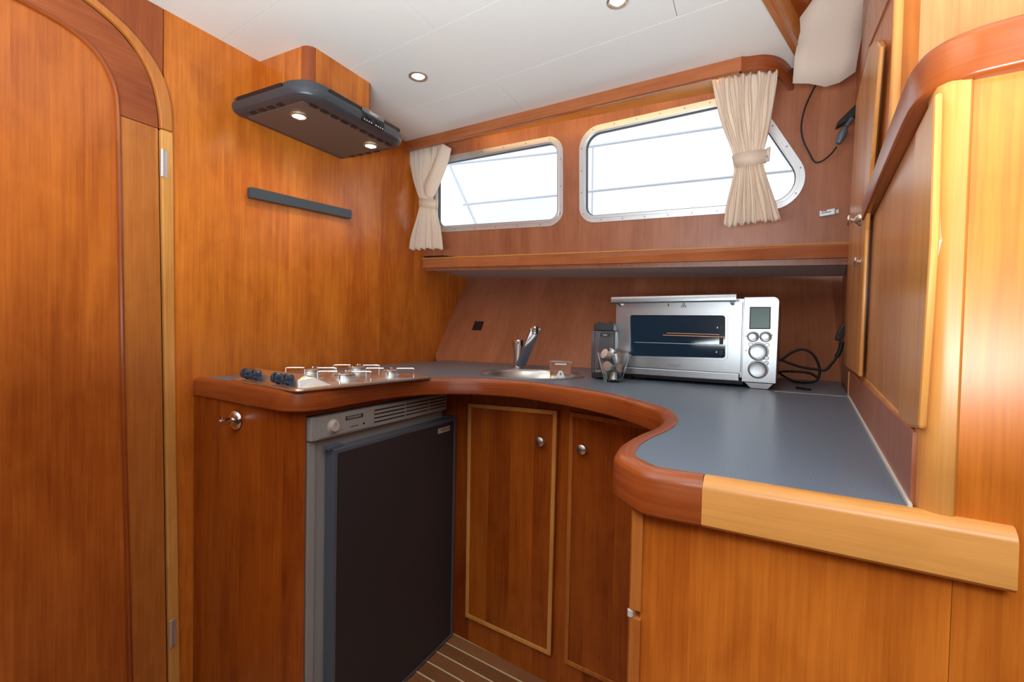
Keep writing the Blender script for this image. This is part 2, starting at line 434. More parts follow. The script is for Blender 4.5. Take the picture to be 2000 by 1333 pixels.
def smooth2(l): 
    k = 3
    c = catmull([Vector((l[k][0] + .0004, l[k][1] - .045, 0))] + [Vector((a, b, 0)) for a, b in l[k:]], 5)[5:]
    return [tuple(p) for p in l[:k]] + [(v.x, v.y) for v in c]
def mir(l): return l + [(.66 - a, b) for a, b in l[-2::-1]]
gapS, jmbS, inS = smooth2(gapR), smooth2(jmbR), smooth2(inR)
slab('panel', Lw, [(.672, 1.62)] + [p for p in jmbS if p[1] > 1.66][:] + [(.66 - a, b) for a, b in jmbS[::-1] if b > 1.66] + [(-.033, 1.62), (-.033, 1.5), (-.054, 0), (-.9, 0), (-.9, CEIL + .01), (.674, CEIL + .01)], .011, 'cherry_red', wl, d=-.0005)
# door
dr = sroot('door_1', LP(-1.35, .33, 0))
split = 1.535
def arc_of(l, z): return [p for p in l if p[1] > z + .004]
# casing (jamb): straight piece and arched piece
g_lo = [(.694, 0), (.687, .1), (.674, .958), (.664, split)]; j_lo = [(.720, 0), (.715, .086), (.700, .958), (.694, split)]
for sgn in (0, 1):
    f_ = (lambda l: l) if not sgn else (lambda l: [(.66 - a, b) for a, b in l])
    slab('door_casing', Lw, f_([(a + .0016, b) for a, b in g_lo] + j_lo[::-1]), .014, 'cherry_light' if not sgn else 'cherry_mid', dr, d=.007, bevel=.003, uvo=.3)
ga = [(.664, split + .002)] + arc_of(gapS, split); ja = [(.694, split + .002)] + arc_of(jmbS, split)
full_g = mir([(a + .0016, b + .0016 if b > 1.7 else b) for a, b in ga]); full_j = mir(ja)
slab('door_casing', Lw, full_g + full_j[::-1], .014, 'cherry_mid', dr, d=.007, bevel=.003, grain='b')
# leaf: straight stile, arched rail, inner panel
gl = [(a - .0018, b) for a, b in g_lo]; il = [(.607, .13), (.604, .160), (.587, .962), (.579, split)]
for sgn in (0, 1):
    f_ = (lambda l: l) if not sgn else (lambda l: [(.66 - a, b) for a, b in l])
    slab('stile', Lw, f_([(a, max(b, .02)) for a, b in gl] + [(.579, split), (.587, .962), (.604, .16), (.609, .02)]), .012, 'cherry_mid', dr, d=0, bevel=.0006, uvo=.1)
ga2 = mir([(a - .0018, b - (.0018 if b > 1.7 else 0)) for a, b in ga]); ia = mir([(.579, split + .002)] + arc_of(inS, split))
slab('arched_rail', Lw, ga2 + ia[::-1], .012, 'cherry_red', dr, d=0, grain='a')
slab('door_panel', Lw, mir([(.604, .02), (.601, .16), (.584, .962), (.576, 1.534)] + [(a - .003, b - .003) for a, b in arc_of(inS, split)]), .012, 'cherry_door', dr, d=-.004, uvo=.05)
mp = [Lw.w(a, b, -.001) for a, b in mir([(.609, .02), (.604, .16), (.587, .962), (.579, 1.534)] + arc_of(inS, split))]
sweep('moulding', mp, circ(.0055, 8), 'cherry_red', dr, up=Lw.N)
for (z0, z1, tt) in ((1.416, 1.484, .667), (.200, .270, .690)):
    h = sweep('hinge', [Lw.w(tt, z0, .010), Lw.w(tt, z1, .010)], circ(.0042, 12), 'alu', dr, up=Lw.N, label='bright metal hinge on the door edge')
    slab('hinge_leaf', Lw, rect(tt + .001, tt + .013, z0, z1), .001, 'alu', h, d=.0085)

# ---- ceiling panels
CP_ = PL_(ZV * CEIL, nL, dL)
ce = sroot('ceiling')
def edge_n(t): return -.005 + (t - 1.281) * .287
slab('backing', CP_, [(-1.36, -.8), (edge_n(-.8), -.8), (edge_n(1.62), 1.62), (edge_n(1.62), 1.75), (-1.36, 1.75)], .02, 'seam_grey', ce, d=-.004)
g = .0008
rows = [(-.8, lambda n: .20 - .12 * (n + 1.35), None), ]
def seam(k, n):   # seams run roughly parallel with the window wall
    base = {0: .24, 1: .53, 2: .82, 3: 1.108, 4: 1.402}[k]
    return base - .125 * (n + 1.35)
cross = {0: -.9, 1: -.45, 2: -.778, 3: -1.12, 4: -.765}
bands = [(lambda n: -.8, lambda n: seam(0, n)), (lambda n: seam(0, n), lambda n: seam(1, n)), (lambda n: seam(1, n), lambda n: seam(2, n)), (lambda n: seam(2, n), lambda n: seam(3, n)), (lambda n: seam(3, n), lambda n: seam(4, n)), (lambda n: seam(4, n), lambda n: 1.64)]
crs = [[], [-.9], [-.45], [-.777], [-.2], [-.765]]
for (lo, hi), cr in zip(bands, crs):
    xs = [-1.36] + cr + ['e']
    for x0, x1 in zip(xs, xs[1:]):
        x0g = x0 + g
        if x1 == 'e':
            def ee(f):   # right boundary follows the slanted edge
                n = -.2
                for _ in range(20): n = edge_n(f(n))
                return n
            a, b = ee(lo), ee(hi)
            pts = [(x0g, lo(x0g) + g), (a, lo(a) + g), (b, hi(b) - g), (x0g, hi(x0g) - g)]
        else:
            x1g = x1 - g; pts = [(x0g, lo(x0g) + g), (x1g, lo(x1g) + g), (x1g, hi(x1g) - g), (x0g, hi(x0g) - g)]
        slab('ceiling_panel', CP_, pts, .004, 'white', ce, d=0)
# fascia and mouldings along the open side of the ceiling
_e0 = LP(edge_n(-.8), -.8, CEIL); _e1 = LP(edge_n(1.60), 1.60, CEIL)
tr1 = sweep('trim_1', [_e0, _e1], [(-.004, -.006), (.010, -.008), (.014, 0), (.012, .012), (-.004, .012)], 'cherry_mid'); struct(tr1)
Ew = PL_(_e0, _e1 - _e0, ZV); el = (_e1 - _e0).length
tr2 = slab('trim_2', Ew, rect(0, el, .010, .30), .018, 'cherry_light', None, d=.004, grain='a'); struct(tr2)
tr3 = sweep('trim_3', [_e0 + ZV * .115, _e1 + ZV * .115], [(.004, -.02), (.034, -.016), (.040, 0), (.034, .016), (.004, .02)], 'cherry_red'); struct(tr3)

# ---- window wall, upper
wb = sroot('wall_back')
def wq(x, y): return Ww.q(x, y)
win1 = [wq(846, 455), wq(1100, 441), wq(1100, 262), wq(846, 311)]
win2 = [wq(1132, 437), wq(1624, 403), wq(1469, 177), wq(1132, 253)]
r1 = [.055, .062, .060, .055]; r2 = [.060, .092, .07, .080]
W1 = round_poly(win1, r1, 12); W2 = round_poly(win2, r2, 12)
c1 = [offset_poly(W1, k) for k in (.012,)][0]; c2 = offset_poly(W2, .012)
ra = (Rw.off(-.014).q(1655, 478)); 
slab('panel', Ww, [(-.06, -.06), (1.75, -.06), (1.95, .75), (-.06, .75)], .018, 'cherry_brown', wb, holes=[c1, c2], d=0)
def window(name, outer, d0, nscrew, label):
    o = sroot(name, Ww.w(outer[0][0], outer[0][1], 0))
    def ring(nm, a, b, z0, z1, mat, bev=.0015):
        A = offset_poly(outer, a) if a else outer; B = offset_poly(outer, b)
        return slab(nm, Ww, A, z1 - z0, mat, o, holes=[B], d=z1, bevel=bev)
    ring('window_frame', 0, .0160, -.002, .0045, 'alu')
    ring('window_frame', .0152, .0215, -.02, .008, 'alu')
    ring('window_frame', .0215, .0250, -.02, .002, 'alu', .0005)
    ring('gasket', .0250, .0272, -.02, -.004, 'gasket_grey', .0005)
    slab('window_pane', Ww, offset_poly(outer, .0255), .004, 'pane', o, d=-.012)
    c = offset_poly(outer, .0085); L = [0]
    for i in range(len(c)): L.append(L[-1] + (Vector(c[i]) - Vector(c[(i + 1) % len(c)])).length)
    for k in range(nscrew):
        s = L[-1] * (k + .35) / nscrew; i = max(j for j in range(len(c)) if L[j] <= s); f = (s - L[i]) / (L[i + 1] - L[i]); p = Vector(c[i]).lerp(Vector(c[(i + 1) % len(c)]), f)
        lathe('screw', Ww.w(p.x, p.y, .004), Ww.N, [(0, .0018), (.0018, .0015), (.0026, .0004), (.0026, 0)], 'steel_dark', o, n=10)
    return o
window('window_1', W1, 0, 17, '')
window('window_2', W2, 0, 24, '')
# ---- pelmet above the windows
pe = thing('window_pelmet', Fw.w(0, 0, 0), 'long cherry pelmet board above both windows with a rounded right end', 'pelmet')
fe = Fw.q(1448, 112)[0]; 
pth = [Fw.w(-.02, 0, 0), Fw.w(fe * .5, 0, 0), Fw.w(fe, 0, 0)]
hend = catmull([Fw.w(fe, 0, 0), hz(1462, 109.5, CEIL), hz(1495, 106, CEIL), hz(1524, 112, CEIL), hz(1543, 128, CEIL), hz(1552, 150, CEIL), hz(1553, 168, CEIL)], 6)
pr = [(0, 0), (0, -.034), (.0, -.038), (-.004, -.040), (-.014, -.040), (-.018, -.037), (-.018, 0)]
def zfix(l): return [Vector((p.x, p.y, CEIL - .0005)) for p in l]
sweep('front_board', zfix(pth), pr, 'cherry_rose', pe)
sweep('rounded_end', zfix(hend), pr, 'cherry_red', pe, label='darker rounded end piece')
slab('soffit_board', PL_(ZV * CEIL, Fw.A, Fw.N), [((p - ZV * CEIL).dot(Fw.A), (p - ZV * CEIL).dot(Fw.N)) for p in (Fw.w(-.02, 0, -.017), Fw.w(fe + .03, 0, -.017), Fw.w(fe + .03, 0, -.20), Fw.w(-.02, 0, -.11))], .012, 'cherry_light', pe, d=.004 if PL_(ZV * CEIL, Fw.A, Fw.N).N.z < 0 else -.004, grain='a')

glow_bar = sweep('led_strip', [Fw.w(.30, -.026, -.021), Fw.w(fe - .03, -.026, -.021)], [(-.003, -.003), (.003, -.003), (.003, .003), (-.003, .003)], 'led', pe, label='concealed warm light strip')  # added strip to account for the amber glow above the windows
_lc = Fw.w((fe + .27) / 2, -.026, -.030)
_l = area('strip_light', _lc, _lc + ZV * .03 - Fw.N * .05, fe - .33, .006, .28, (1, .62, .20))  # added lamp that casts the amber glow on the soffit
_X = Fw.A; _Z = -((ZV * .03 - Fw.N * .05).normalized()); _Y = _Z.cross(_X).normalized(); _X = _Y.cross(_Z)
_l.matrix_world = Matrix(((_X.x, _Y.x, _Z.x, _lc.x), (_X.y, _Y.y, _Z.y, _lc.y), (_X.z, _Y.z, _Z.z, _lc.z), (0, 0, 0, 1)))
# ---- backsplash wall under the shelf
ws = sroot('wall_back_lower')
def bq(x, y): return Bw.q(x, y)
bsl = bq(913, 545); bsr = bq(1645, 540)
slab('panel', Bw, [(-.06, -.03), (1.60, -.03), (1.75, bsr[1] + .03), (-.14, bsl[1] + .02), (-.14, .1)], .016, 'cherry_brown', ws, d=0, uvo=.4)

# ---- shelf
R9 = Rw
sFL, sFR, sBL, sBR = Lw.hit(825, 524), R9.hit(1655, 503), Lw.hit(913, 545), R9.hit(1645, 540)
tFL, tFR = Lw.hit(825, 505), R9.hit(1655, 474)
ex = (sFR - sFL).normalized()
sh = thing('wall_shelf', sFL, 'long cherry fronted shelf below the two windows with a grey underside', 'shelf')
def quad_prism(name, top, dz, mat, parent, bevel=.001, uvm='x'):
    bm = bmesh.new(); uv = bm.loops.layers.uv.new('UVMap')
    a = [bm.verts.new(p) for p in top]; b = [bm.verts.new(p + (dz if isinstance(dz, Vector) else ZV * dz)) for p in top]
    bm.faces.new(a); bm.faces.new(b[::-1])
    for i in range(4): bm.faces.new((a[i], b[i], b[(i + 1) % 4], a[(i + 1) % 4]))
    bmesh.ops.recalc_face_normals(bm, faces=bm.faces)
    for f in bm.faces:
        for l in f.loops: l[uv].uv = (l.vert.co.z + l.vert.co.dot(Vector((ex.y, -ex.x, 0))), l.vert.co.dot(ex))
    me = bpy.data.meshes.new(name); bm.to_mesh(me); bm.free(); return link(name, me, mat, parent, bevel=bevel)
back = Vector((-ex.y, ex.x, 0)).normalized()
if back.y < 0: back = -back
sFR2 = sFR + ex * .1; tFR2 = tFR + ex * .1
quad_prism('front_board', [sFL, sFR2, tFR2, tFL], back * .02, 'cherry_rose', sh, .003)
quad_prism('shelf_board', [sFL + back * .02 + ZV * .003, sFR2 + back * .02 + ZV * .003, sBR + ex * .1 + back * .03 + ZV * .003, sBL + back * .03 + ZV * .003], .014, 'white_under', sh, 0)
quad_prism('lip', [tFL - ex * .02 - back * .004 - ZV * .004, tFR2 - back * .004 - ZV * .004, tFR2 + back * .05 - ZV * .004, tFL - ex * .02 + back * .05 - ZV * .004], .006, 'cherry_light', sh, .0015)

# ---- right wall with its two lockers
wr = sroot('wall_right')
slab('panel', Rw, [Rw.q(1640, 760)] + [(.535, .86), (.535, 1.262), (1.12, 1.262)] + [Rw.q(1690, 600)], .02, 'cherry_brown', wr, d=0) if False else None
slab('panel', Rw, [(.545, .86), (1.445, .86), (1.445, .966), (.545, .966)], .02, 'cherry_brown', wr, d=0, grain='b')
slab('panel', Rw, [(.552, .966), (1.445, .966), (1.445, 1.262), (.552, 1.262)], .01, 'cherry_mid', wr, d=-.011, grain='b')
slab('panel', Rw, [(1.448, .86), (2.1, .86), (2.1, 1.95), (1.20, 2.3), (1.448, 1.3)], .02, 'cherry_brown', wr, d=-.004, grain='b')
slab('panel', Rw, [(.80, 1.262), (1.447, 1.262), (1.447, 1.95), (1.2, 2.4), (.80, 2.4)], .02, 'cherry', wr, d=-.006, grain='b')
slab('caulk_line', Rw, rect(.535, 1.446, .9005, .9045), .003, 'caulk', wr, d=.0025)
slab('edge_strip', Rw, rect(1.4445, 1.4495, .901, .962), .003, 'cherry_light', wr, d=.002)
# block face beyond the locker top and bulkhead face
Qw = PL_(RP(0, .80, 0), nR, ZV)
slab('panel', Qw, [(.078, 1.27), (1.2, 1.27), (1.2, 2.4), (.078, 2.4)], .02, 'cherry_pale', wr, d=0)
tube('corner_bead', [Qw.w(.080, 1.27, 0), Qw.w(.080, 2.4, 0)], .006, 'cherry_light', wr)
slab('panel', Pw, [(.1035, 0), (.95, 0), (.95, 1.265), (.1035, 1.265)], .02, 'cherry', wr, d=0, uvo=.37)
# far upright side board above the shelf, against the sloping window wall
slabpx('side_board', Rw, [(1657, 478), (1666, 215), (1684, 90), (1700, -10), (1738, -10), (1697, 90), (1672, 200), (1660, 400)], .02, 'cherry_mid', wr, d=-.003)
pk = sweep('corner_post', [RP(.088, .53, .90), RP(.088, .53, 1.262)], [(-.0085, -.03), (-.0085, -.014), (-.0065, -.005), (-.001, .001), (.006, .0035), (.013, .0035), (.0155, .000), (.0155, -.03)], 'cherry_light', wr, up=-dR)
slab('locker_top', PL_(ZV * 1.26, nR, dR), [(.11, .56), (.95, .56), (.95, .80), (.11, .80)], .01, 'cherry_pale', wr, d=0)

# locker doors
def locker_door(px, name, label, stile_px, frame_mat, d=-.004):
    o = thing(name, Rw.hit(*px[0]), label, 'cabinet door')
    pts = [Rw.off(d).q(*p) for p in px]
    slab('door_panel', Rw, pts, .010, 'cherry_pale', o, d=d, bevel=.002)
    inner = offset_poly(pts, .022)
    return o, pts
def ytop(x, pl, z=1.2588):
    lo, hi = 0, 640
    for _ in range(40):
        m = (lo + hi) / 2
        if pl.hit(x, m).z > z: lo = m
        else: hi = m
    return (x, hi)
_dp = Rw.off(-.004)
d1, p1 = locker_door([(1648, 713), (1676, 735), (1689, 450), (1716, 92), (1713, 82), (1705, 82), (1697, 92), (1672, 200), (1661, 385)], 'locker_door', 'tall narrow cherry locker door beside the shelf end with slanting upper edge', None, None, d=.004)
slabpx('edge_strip', Rw, [(1671, 731), (1677, 736), (1690, 450), (1718, 92), (1713, 84), (1704, 92), (1684, 450)], .006, 'cherry_light', d1, d=.007, bevel=.002)
d2, p2 = locker_door([(1678, 737), (1753, 816), (1772, 834), (1793, 838), (1817, 470), ytop(1825, _dp), ytop(1787, _dp), ytop(1735, _dp), ytop(1692, _dp)], 'locker_door', 'large cherry locker door at right with a rounded lower corner under the curved rail', None, None, d=-.004)
slabpx('edge_strip', Rw, [(1753, 815), (1762, 827), (1774, 836), (1793, 838), (1817, 470), ytop(1825, _dp), ytop(1788, _dp), (1776, 480), (1761, 640)], .006, 'cherry_light', d2, d=-.001, bevel=.003, label='paler rounded edge strip')
slabpx('edge_strip', Rw, [(1678, 739), (1684, 734), (1754, 806), (1754, 818)], .006, 'cherry_light', d2, d=-.002, bevel=.002)
def mushroom(name, pl, px, sc, parent, label, d=0, axis=None):
    p = pl.off(d).hit(*px) if px else None
    return lathe(name, p, axis or pl.N, [(0, .026 * sc), (.010 * sc, .026 * sc), (.0135 * sc, .023 * sc), (.0125 * sc, .0195 * sc), (.006 * sc, .016 * sc), (.0055 * sc, .012 * sc), (.010 * sc, .007 * sc), (.0145 * sc, .004 * sc), (.0155 * sc, 0), (0, -.001)], 'chrome', parent, n=28, label=label)
mushroom('knob', Rw, (1681, 429), .85, d1, 'polished chrome knob', d=.004)
k2 = mushroom('knob', Rw, (1692, 511), .75, d2, 'polished chrome knob with keyhole', d=-.004)

# curved rail around the locker top
rl = thing('curved_handrail', RP(.07, .53, 1.26), 'thick dark cherry rail curving round the corner above the large locker door', 'handrail')
RZ = 1.260
rp_ = [RP(.066, 1.075, RZ), RP(.066, .95, RZ), RP(.066, .78, RZ), RP(.0665, .65, RZ), RP(.067, .60, RZ), RP(.0685, .572, RZ), RP(.0735, .549, RZ), RP(.083, .533, RZ), RP(.095, .5245, RZ), RP(.112, .519, RZ), RP(.15, .516, RZ), RP(.24, .514, RZ), RP(.6, .514, RZ)]
rpath = catmull(rp_, 8)
prr = round_poly([(-.034, 0), (0, 0), (0, .040), (-.034, .040)], [.002, .004, .006, .004], 4)
sweep('rail', rpath, prr, 'cherry_red', rl)

# ================================================================== JOINERY
# ---- worktop
far = [(-1.36, .748), (-1.25, .741), (-1.15, .733), (-1.05, .723), (-.985, .716), (-.940, .716), (-.910, .733), (-.896, .765), (-.893, .82), (-.897, .90), (-.894, .97), (-.882, 1.04), (-.855, 1.105), (-.810, 1.160), (-.75, 1.195), (-.69, 1.213), (-.61, 1.217), (-.53, 1.196), (-.445, 1.165), (-.366, 1.126), (-.285, 1.072), (-.222, 1.008)]
near = [(1280, 800), (1293, 813), (1290, 825), (1270, 838), (1240, 850), (1214, 864), (1200, 879), (1200, 892), (1221, 905.5), (1254, 921), (1311, 932), (1372, 941)]
outl = [LP(a, b, TOP) for a, b in far] + [hz(x, y, TOP) for x, y in near]
n0 = len(outl)
outl = catmull(outl, 5)
pa = outl[-1]; sp = RP(.138, .5165, TOP); pa.z = TOP
wt = thing('worktop', LP(-1.0, 1.0, TOP), 'curved dark grey galley worktop with a rounded cherry edge', 'worktop')
TRH = .047
prt = [(0, -TRH + .003), (-.003, -TRH), (-.026, -TRH), (-.026, .001), (-.018, .0025), (-.009, .0015), (-.003, -.003), (-.0005, -.008)]
# travel direction runs left->right so "right of travel" is the room side; profile s<=0 lies under the laminate
prt = [(s, t) for s, t in prt]
join_pt = outl[-1]
sweep('edge_trim', outl, prt, 'cherry_red', wt, label='red brown curved edge moulding')
seg = [join_pt + (sp - join_pt) * (k / 12) for k in range(13)]
e_end = RP(.132, .515, TOP)
sweep('edge_trim', seg[:-1] + [seg[-1]], prt, 'cherry_light', wt, label='pale straight edge moulding at the near end')
# laminate
full = outl + [sp]
ins = []
for i, p in enumerate(full):
    a = full[max(0, i - 1)]; b = full[min(len(full) - 1, i + 1)]; T = (b - a).normalized(); X = T.cross(ZV); ins.append(p - X * .024)
lam = [(p.x, p.y) for p in ins if (p - RP(.076, 0, 0)).dot(nR) < 0]
cR = RP(.076, .54, 0)
lam += [(cR.x, cR.y), (RP(.078, 2.0, 0).x, RP(.078, 2.0, 0).y)]
_bb = Bw.w(-.1, 0, -.01); lamb = [(_b1.x + .05, _b1.y + .0)]
lam = [(p.x, p.y) for p in ins if (p - RP(.076, 0, 0)).dot(nR) < 0] + [(cR.x, cR.y), (_b1.x + .006, _b1.y + .006), (_b0.x - .012, _b0.y + .010), (LP(-1.352, .76, 0).x, LP(-1.352, .76, 0).y)]
SK = Vector((.066, 1.59)); SR = .168
hole = [(SK.x + SR * math.cos(2 * math.pi * k / 48), SK.y + SR * math.sin(2 * math.pi * k / 48)) for k in range(48)]
TPl = PL_(ZV * TOP, Vector((1, 0, 0)), Vector((0, 1, 0)))
slab('laminate_top', TPl, lam, .03, 'laminate', wt, holes=[hole], d=0)
seam_a = hz(1657, 775.6, TOP); seam_b = seam_a + (RP(0, 0, 0) - nR * .42)
slab('joint_line', TPl, [(seam_a.x, seam_a.y), (seam_a.x - nR.x * .16, seam_a.y - nR.y * .16), (seam_a.x - nR.x * .16 + dR.x * .003, seam_a.y - nR.y * .16 + dR.y * .003), (seam_a.x + dR.x * .004, seam_a.y + dR.y * .004)], .0006, 'caulk', wt, d=.0006)

# ---- hob cabinet under the left worktop
hc = thing('hob_cabinet', LP(-1.1, 1.0, 0), 'curved cherry cabinet under the hob, left of the fridge', 'cabinet')
sp_ = catmull([LP(a, b, 0) for a, b in [(-1.35, .750), (-1.2, .747), (-1.06, .741), (-.99, .739), (-.955, .742), (-.930, .750), (-.921, .758)]], 5)
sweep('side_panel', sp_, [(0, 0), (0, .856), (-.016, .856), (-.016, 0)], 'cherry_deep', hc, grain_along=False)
Fr = PL_(LP(-.894, 0, 0), dL, ZV)    # fridge door plane: a=t, b=z
slab('top_rail', Fr, rect(.762, 1.36, .838, .856), .02, 'cherry_red', hc, d=-.03, grain='a')
slab('end_panel', Fr, rect(1.338, 1.352, 0, .853), .40, 'cherry_red', hc, d=-.004)
slab('back_fill', Fr, rect(.79, 1.36, 0, .853), .01, 'dark_gap', hc, d=-.43)
slab('filler_strip', Fr, rect(1.306, 1.350, .0, .853), .02, 'cherry_red', hc, d=-.034)

# ---- fridge
fr = thing('fridge', Fr.w(1.05, 0, -.2), 'built-in dark grey fridge with a grey control strip under the hob', 'fridge')
slab('body', Fr, rect(.766, 1.318, .004, .834), .38, 'grey_plastic', fr, d=-.034, bevel=.002)
slab('side_frame', Fr, rect(.764, .785, .004, .775), .012, 'grey_plastic', fr, d=-.026, bevel=.001, label='pale grey frame strip beside the door')
cs = slab('control_strip', Fr, round_poly(rect(.764, 1.305, .779, .834), .002), .02, 'grey_plastic', fr, d=-.016, bevel=.0015)
Fc = Fr.off(-.016)
def vents(bm):
    for c0, c1 in ((.968, 1.092), (1.098, 1.204), (1.210, 1.298)):
        for r in range(4):
            z = .790 + r * .0105
            vs = [Fc.w(a, b, d) for a, b, d in ((c0, z, .0005), (c1, z, .0005), (c1, z + .0035, .0005), (c0, z + .0035, .0005))]
            bm.faces.new([bm.verts.new(v) for v in vs])
join_bm('vent_slots', vents, 'ink', fr)
for c0, c1 in ((.968, 1.092), (1.098, 1.204), (1.210, 1.298)):
    for r in range(4):
        slab('vent_slat', Fc, rect(c0, c1, .7938 + r * .0105, .8002 + r * .0105), .003, 'grey_plastic', fr, d=.0028, bevel=.0008)
slab('control_plate', Fc, rect(.785, .960, .783, .829), .002, 'grey_plastic', fr, d=.0018, bevel=.0008)
lathe('dial', Fc.w(.826, .806, .0018), Fc.N, [(0, .010), (.012, .010), (.0135, .008), (.015, .002), (.0175, .0015), (.0175, 0)], 'plate', fr, n=28)
slab('dial_mark', Fc, rect(.8245, .8275, .806, .818), .002, 'grey_plastic', fr, d=.0125)
slab('badge', Fc, rect(.866, .925, .813, .823), .001, 'ink', fr, d=.0022)
text('lettering', 'COOLMATIC', Fc, .895, .818, .0085, 'plate', fr, d=.0024)
text('lettering', 'compressor', Fc, .895, .795, .006, 'ink', fr, d=.002)
lathe('indicator', Fc.w(.928, .796, .0018), Fc.N, [(0, .001), (.003, .001), (.003, 0)], 'ink', fr, n=14)
dr_ = slab('fridge_door', Fr, round_poly(rect(.818, 1.333, .006, .752), .003), .030, 'grey_blue', fr, d=0, bevel=.002, label='dark speckled door with blue grey edging')
slab('door_panel', Fr, rect(.829, 1.324, .014, .738), .002, 'fridge_face', dr_, d=.0012)
slab('edge_profile', Fr, rect(.816, .8265, .006, .752), .004, 'grey_blue', dr_, d=.0028, bevel=.001)
slab('edge_profile', Fr, rect(.8265, 1.326, .741, .752), .004, 'grey_blue', dr_, d=.0028, bevel=.001)
slab('edge_profile', Fr, rect(1.326, 1.335, .006, .752), .004, 'grey_blue', dr_, d=.0028, bevel=.001)
slab('edge_profile', Fr, rect(.8265, 1.326, .004, .012), .004, 'grey_blue', dr_, d=.0028, bevel=.001)
slab('nameplate', Fr, rect(1.235, 1.300, .712, .728), .001, 'plate', dr_, d=.0022)
text('lettering', 'WAECO', Fr, 1.273, .720, .013, 'ink', dr_, d=.0024)
slab('hinge', Fr, rect(.806, .850, .752, .760), .02, 'grey_blue', fr, d=-.004, bevel=.001)
slab('hinge', Fr, rect(1.300, 1.333, .752, .757), .02, 'grey_blue', fr, d=-.006, bevel=.001)

# ---- hook on the hob cabinet
Hk = PL_(LP(0, .741, 0), nL, ZV)
hp_ = Hk.hit(459, 821)
hk = thing('robe_hook', hp_, 'chrome hook on a round rose, fixed to the cabinet side left of the fridge', 'hook')
lathe('rose', hp_, -dL, [(0, .009), (.014, .009), (.023, .004), (.025, 0)], 'chrome', hk, n=28)
hdir = (-dL * .8 - nL * .25).normalized()
tube('peg', [hp_, hp_ - dL * .02, hp_ - dL * .040 - ZV * .002], .0085, 'chrome', hk, n=16)
tube('peg_tip', [hp_ - dL * .035, hp_ - dL * .037 + ZV * .013], .0035, 'chrome', hk, n=12)

# ---- sink cabinet
sc = thing('sink_cabinet', Sw.w(.25, 0, -.1), 'cherry cupboard under the sink with two doors', 'cabinet')
ldoor = [Sw.q(920, 787), Sw.q(1093, 801.5), Sw.q(1080, 1277), Sw.q(914.6, 1201)]
rdoor = [Sw.q(1117, 803), Sw.q(1300, 833.5), Sw.q(1290, 1376), Sw.q(1106.5, 1290)]
zt = sum(p[1] for p in ldoor[:2] + rdoor[:2]) / 4; zb = sum(p[1] for p in ldoor[2:] + [rdoor[3]]) / 3
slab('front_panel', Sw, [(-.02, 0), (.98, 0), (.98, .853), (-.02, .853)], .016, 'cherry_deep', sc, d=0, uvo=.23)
for pts, nm, lab, kx in ((ldoor, 'cupboard_door', 'left', (1061, 861)), (rdoor, 'cupboard_door', 'right', (1142, 876))):
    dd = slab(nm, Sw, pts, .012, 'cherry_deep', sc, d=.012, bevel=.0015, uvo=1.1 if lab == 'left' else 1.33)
    inner = offset_poly(pts, .013)
    slab('bead_frame', Sw, pts, .005, 'cherry_light' if lab == 'left' else 'cherry_mid', dd, holes=[inner], d=.0165, bevel=.002)
    kp = Sw.off(.014).hit(*kx)
    lathe('knob', kp, Sw.N, [(0, .026), (.007, .0255), (.0135, .022), (.0145, .018), (.0115, .014), (.006, .010), (.0055, .005), (.009, 0)], 'steel', dd, n=24)

# ---- peninsula cabinet
pc = thing('peninsula_cabinet', RP(.1, .53, 0), 'cherry peninsula front below the pale worktop edge at right', 'cabinet')
slab('front_panel', Pw, [(-.157, 0), (.1031, 0), (.1031, .856), (-.157, .856)], .016, 'cherry', pc, d=0, uvo=1.9)
slab('side_panel', PL_(RP(-.163, 0, 0), dR, ZV), rect(.532, .97, 0, .856), .016, 'cherry_red', pc, d=.016 if PL_(RP(-.163, 0, 0), dR, ZV).N.dot(nR) > 0 else 0)
def post(z0, z1): return [RP(-.163, .532, z0), RP(-.163, .532, z1)]
pp = [(-.007, .004), (-.004, .008), (.008, .008), (.008, -.008), (-.007, -.008)]
gz = .735
sweep('edge_post', post(0, gz - .009), pp, 'cherry_mid', pc, up=-dR)
sweep('edge_post', post(gz + .001, .856), pp, 'cherry_mid', pc, up=-dR)
lathe('catch', RP(-.167, .526, gz - .008), ZV, [(0, .008), (.0035, .007), (.0035, 0)], 'plate', pc, n=10)

# ================================================================== FIXTURES
# ---- cooker hood housing + hood
hx = thing('hood_housing', LP(-1.35, 1.06, CEIL), 'square cherry duct box between the ceiling and the cooker hood', 'duct box')
slab('near_panel', PL_(LP(0, .935, 0), nL, ZV), rect(-1.35, -1.168, 1.66, CEIL), .012, 'cherry', hx, d=0, uvo=.7)
slab('front_panel', PL_(LP(-1.138, 0, 0), dL, ZV), rect(.960, 1.168, 1.66, CEIL), .012, 'cherry', hx, d=0, uvo=.9)
slab('far_panel', PL_(LP(0, 1.192, 0), nL, ZV), rect(-1.35, -1.168, 1.66, CEIL), .012, 'cherry', hx, d=-.001)
def qcol(cn, ct, a0):
    return [(cn + .03 * math.cos(a0 + k * math.pi / 16), ct + .026 * math.sin(a0 + k * math.pi / 16)) for k in range(9)]
HP = PL_(ZV * CEIL, nL, dL)
for pts in (qcol(-1.168, .961, -math.pi / 2) + [(-1.168, .961)], qcol(-1.168, 1.166, 0) + [(-1.168, 1.166)]):
    o = slab('corner_post', HP, pts, -.178, 'cherry_red', hx, d=0, grain='d') if HP.N.z > 0 else slab('corner_post', HP, pts, -.178, 'cherry_red', hx, d=0, grain='d')
hd = thing('cooker_hood', LP(-1.2, 1.06, 1.66), 'charcoal cooker hood with two lit lamps above the hob', 'cooker hood')
HN0, HN1, HT0, HT1 = -1.348, -1.045, .848, 1.268
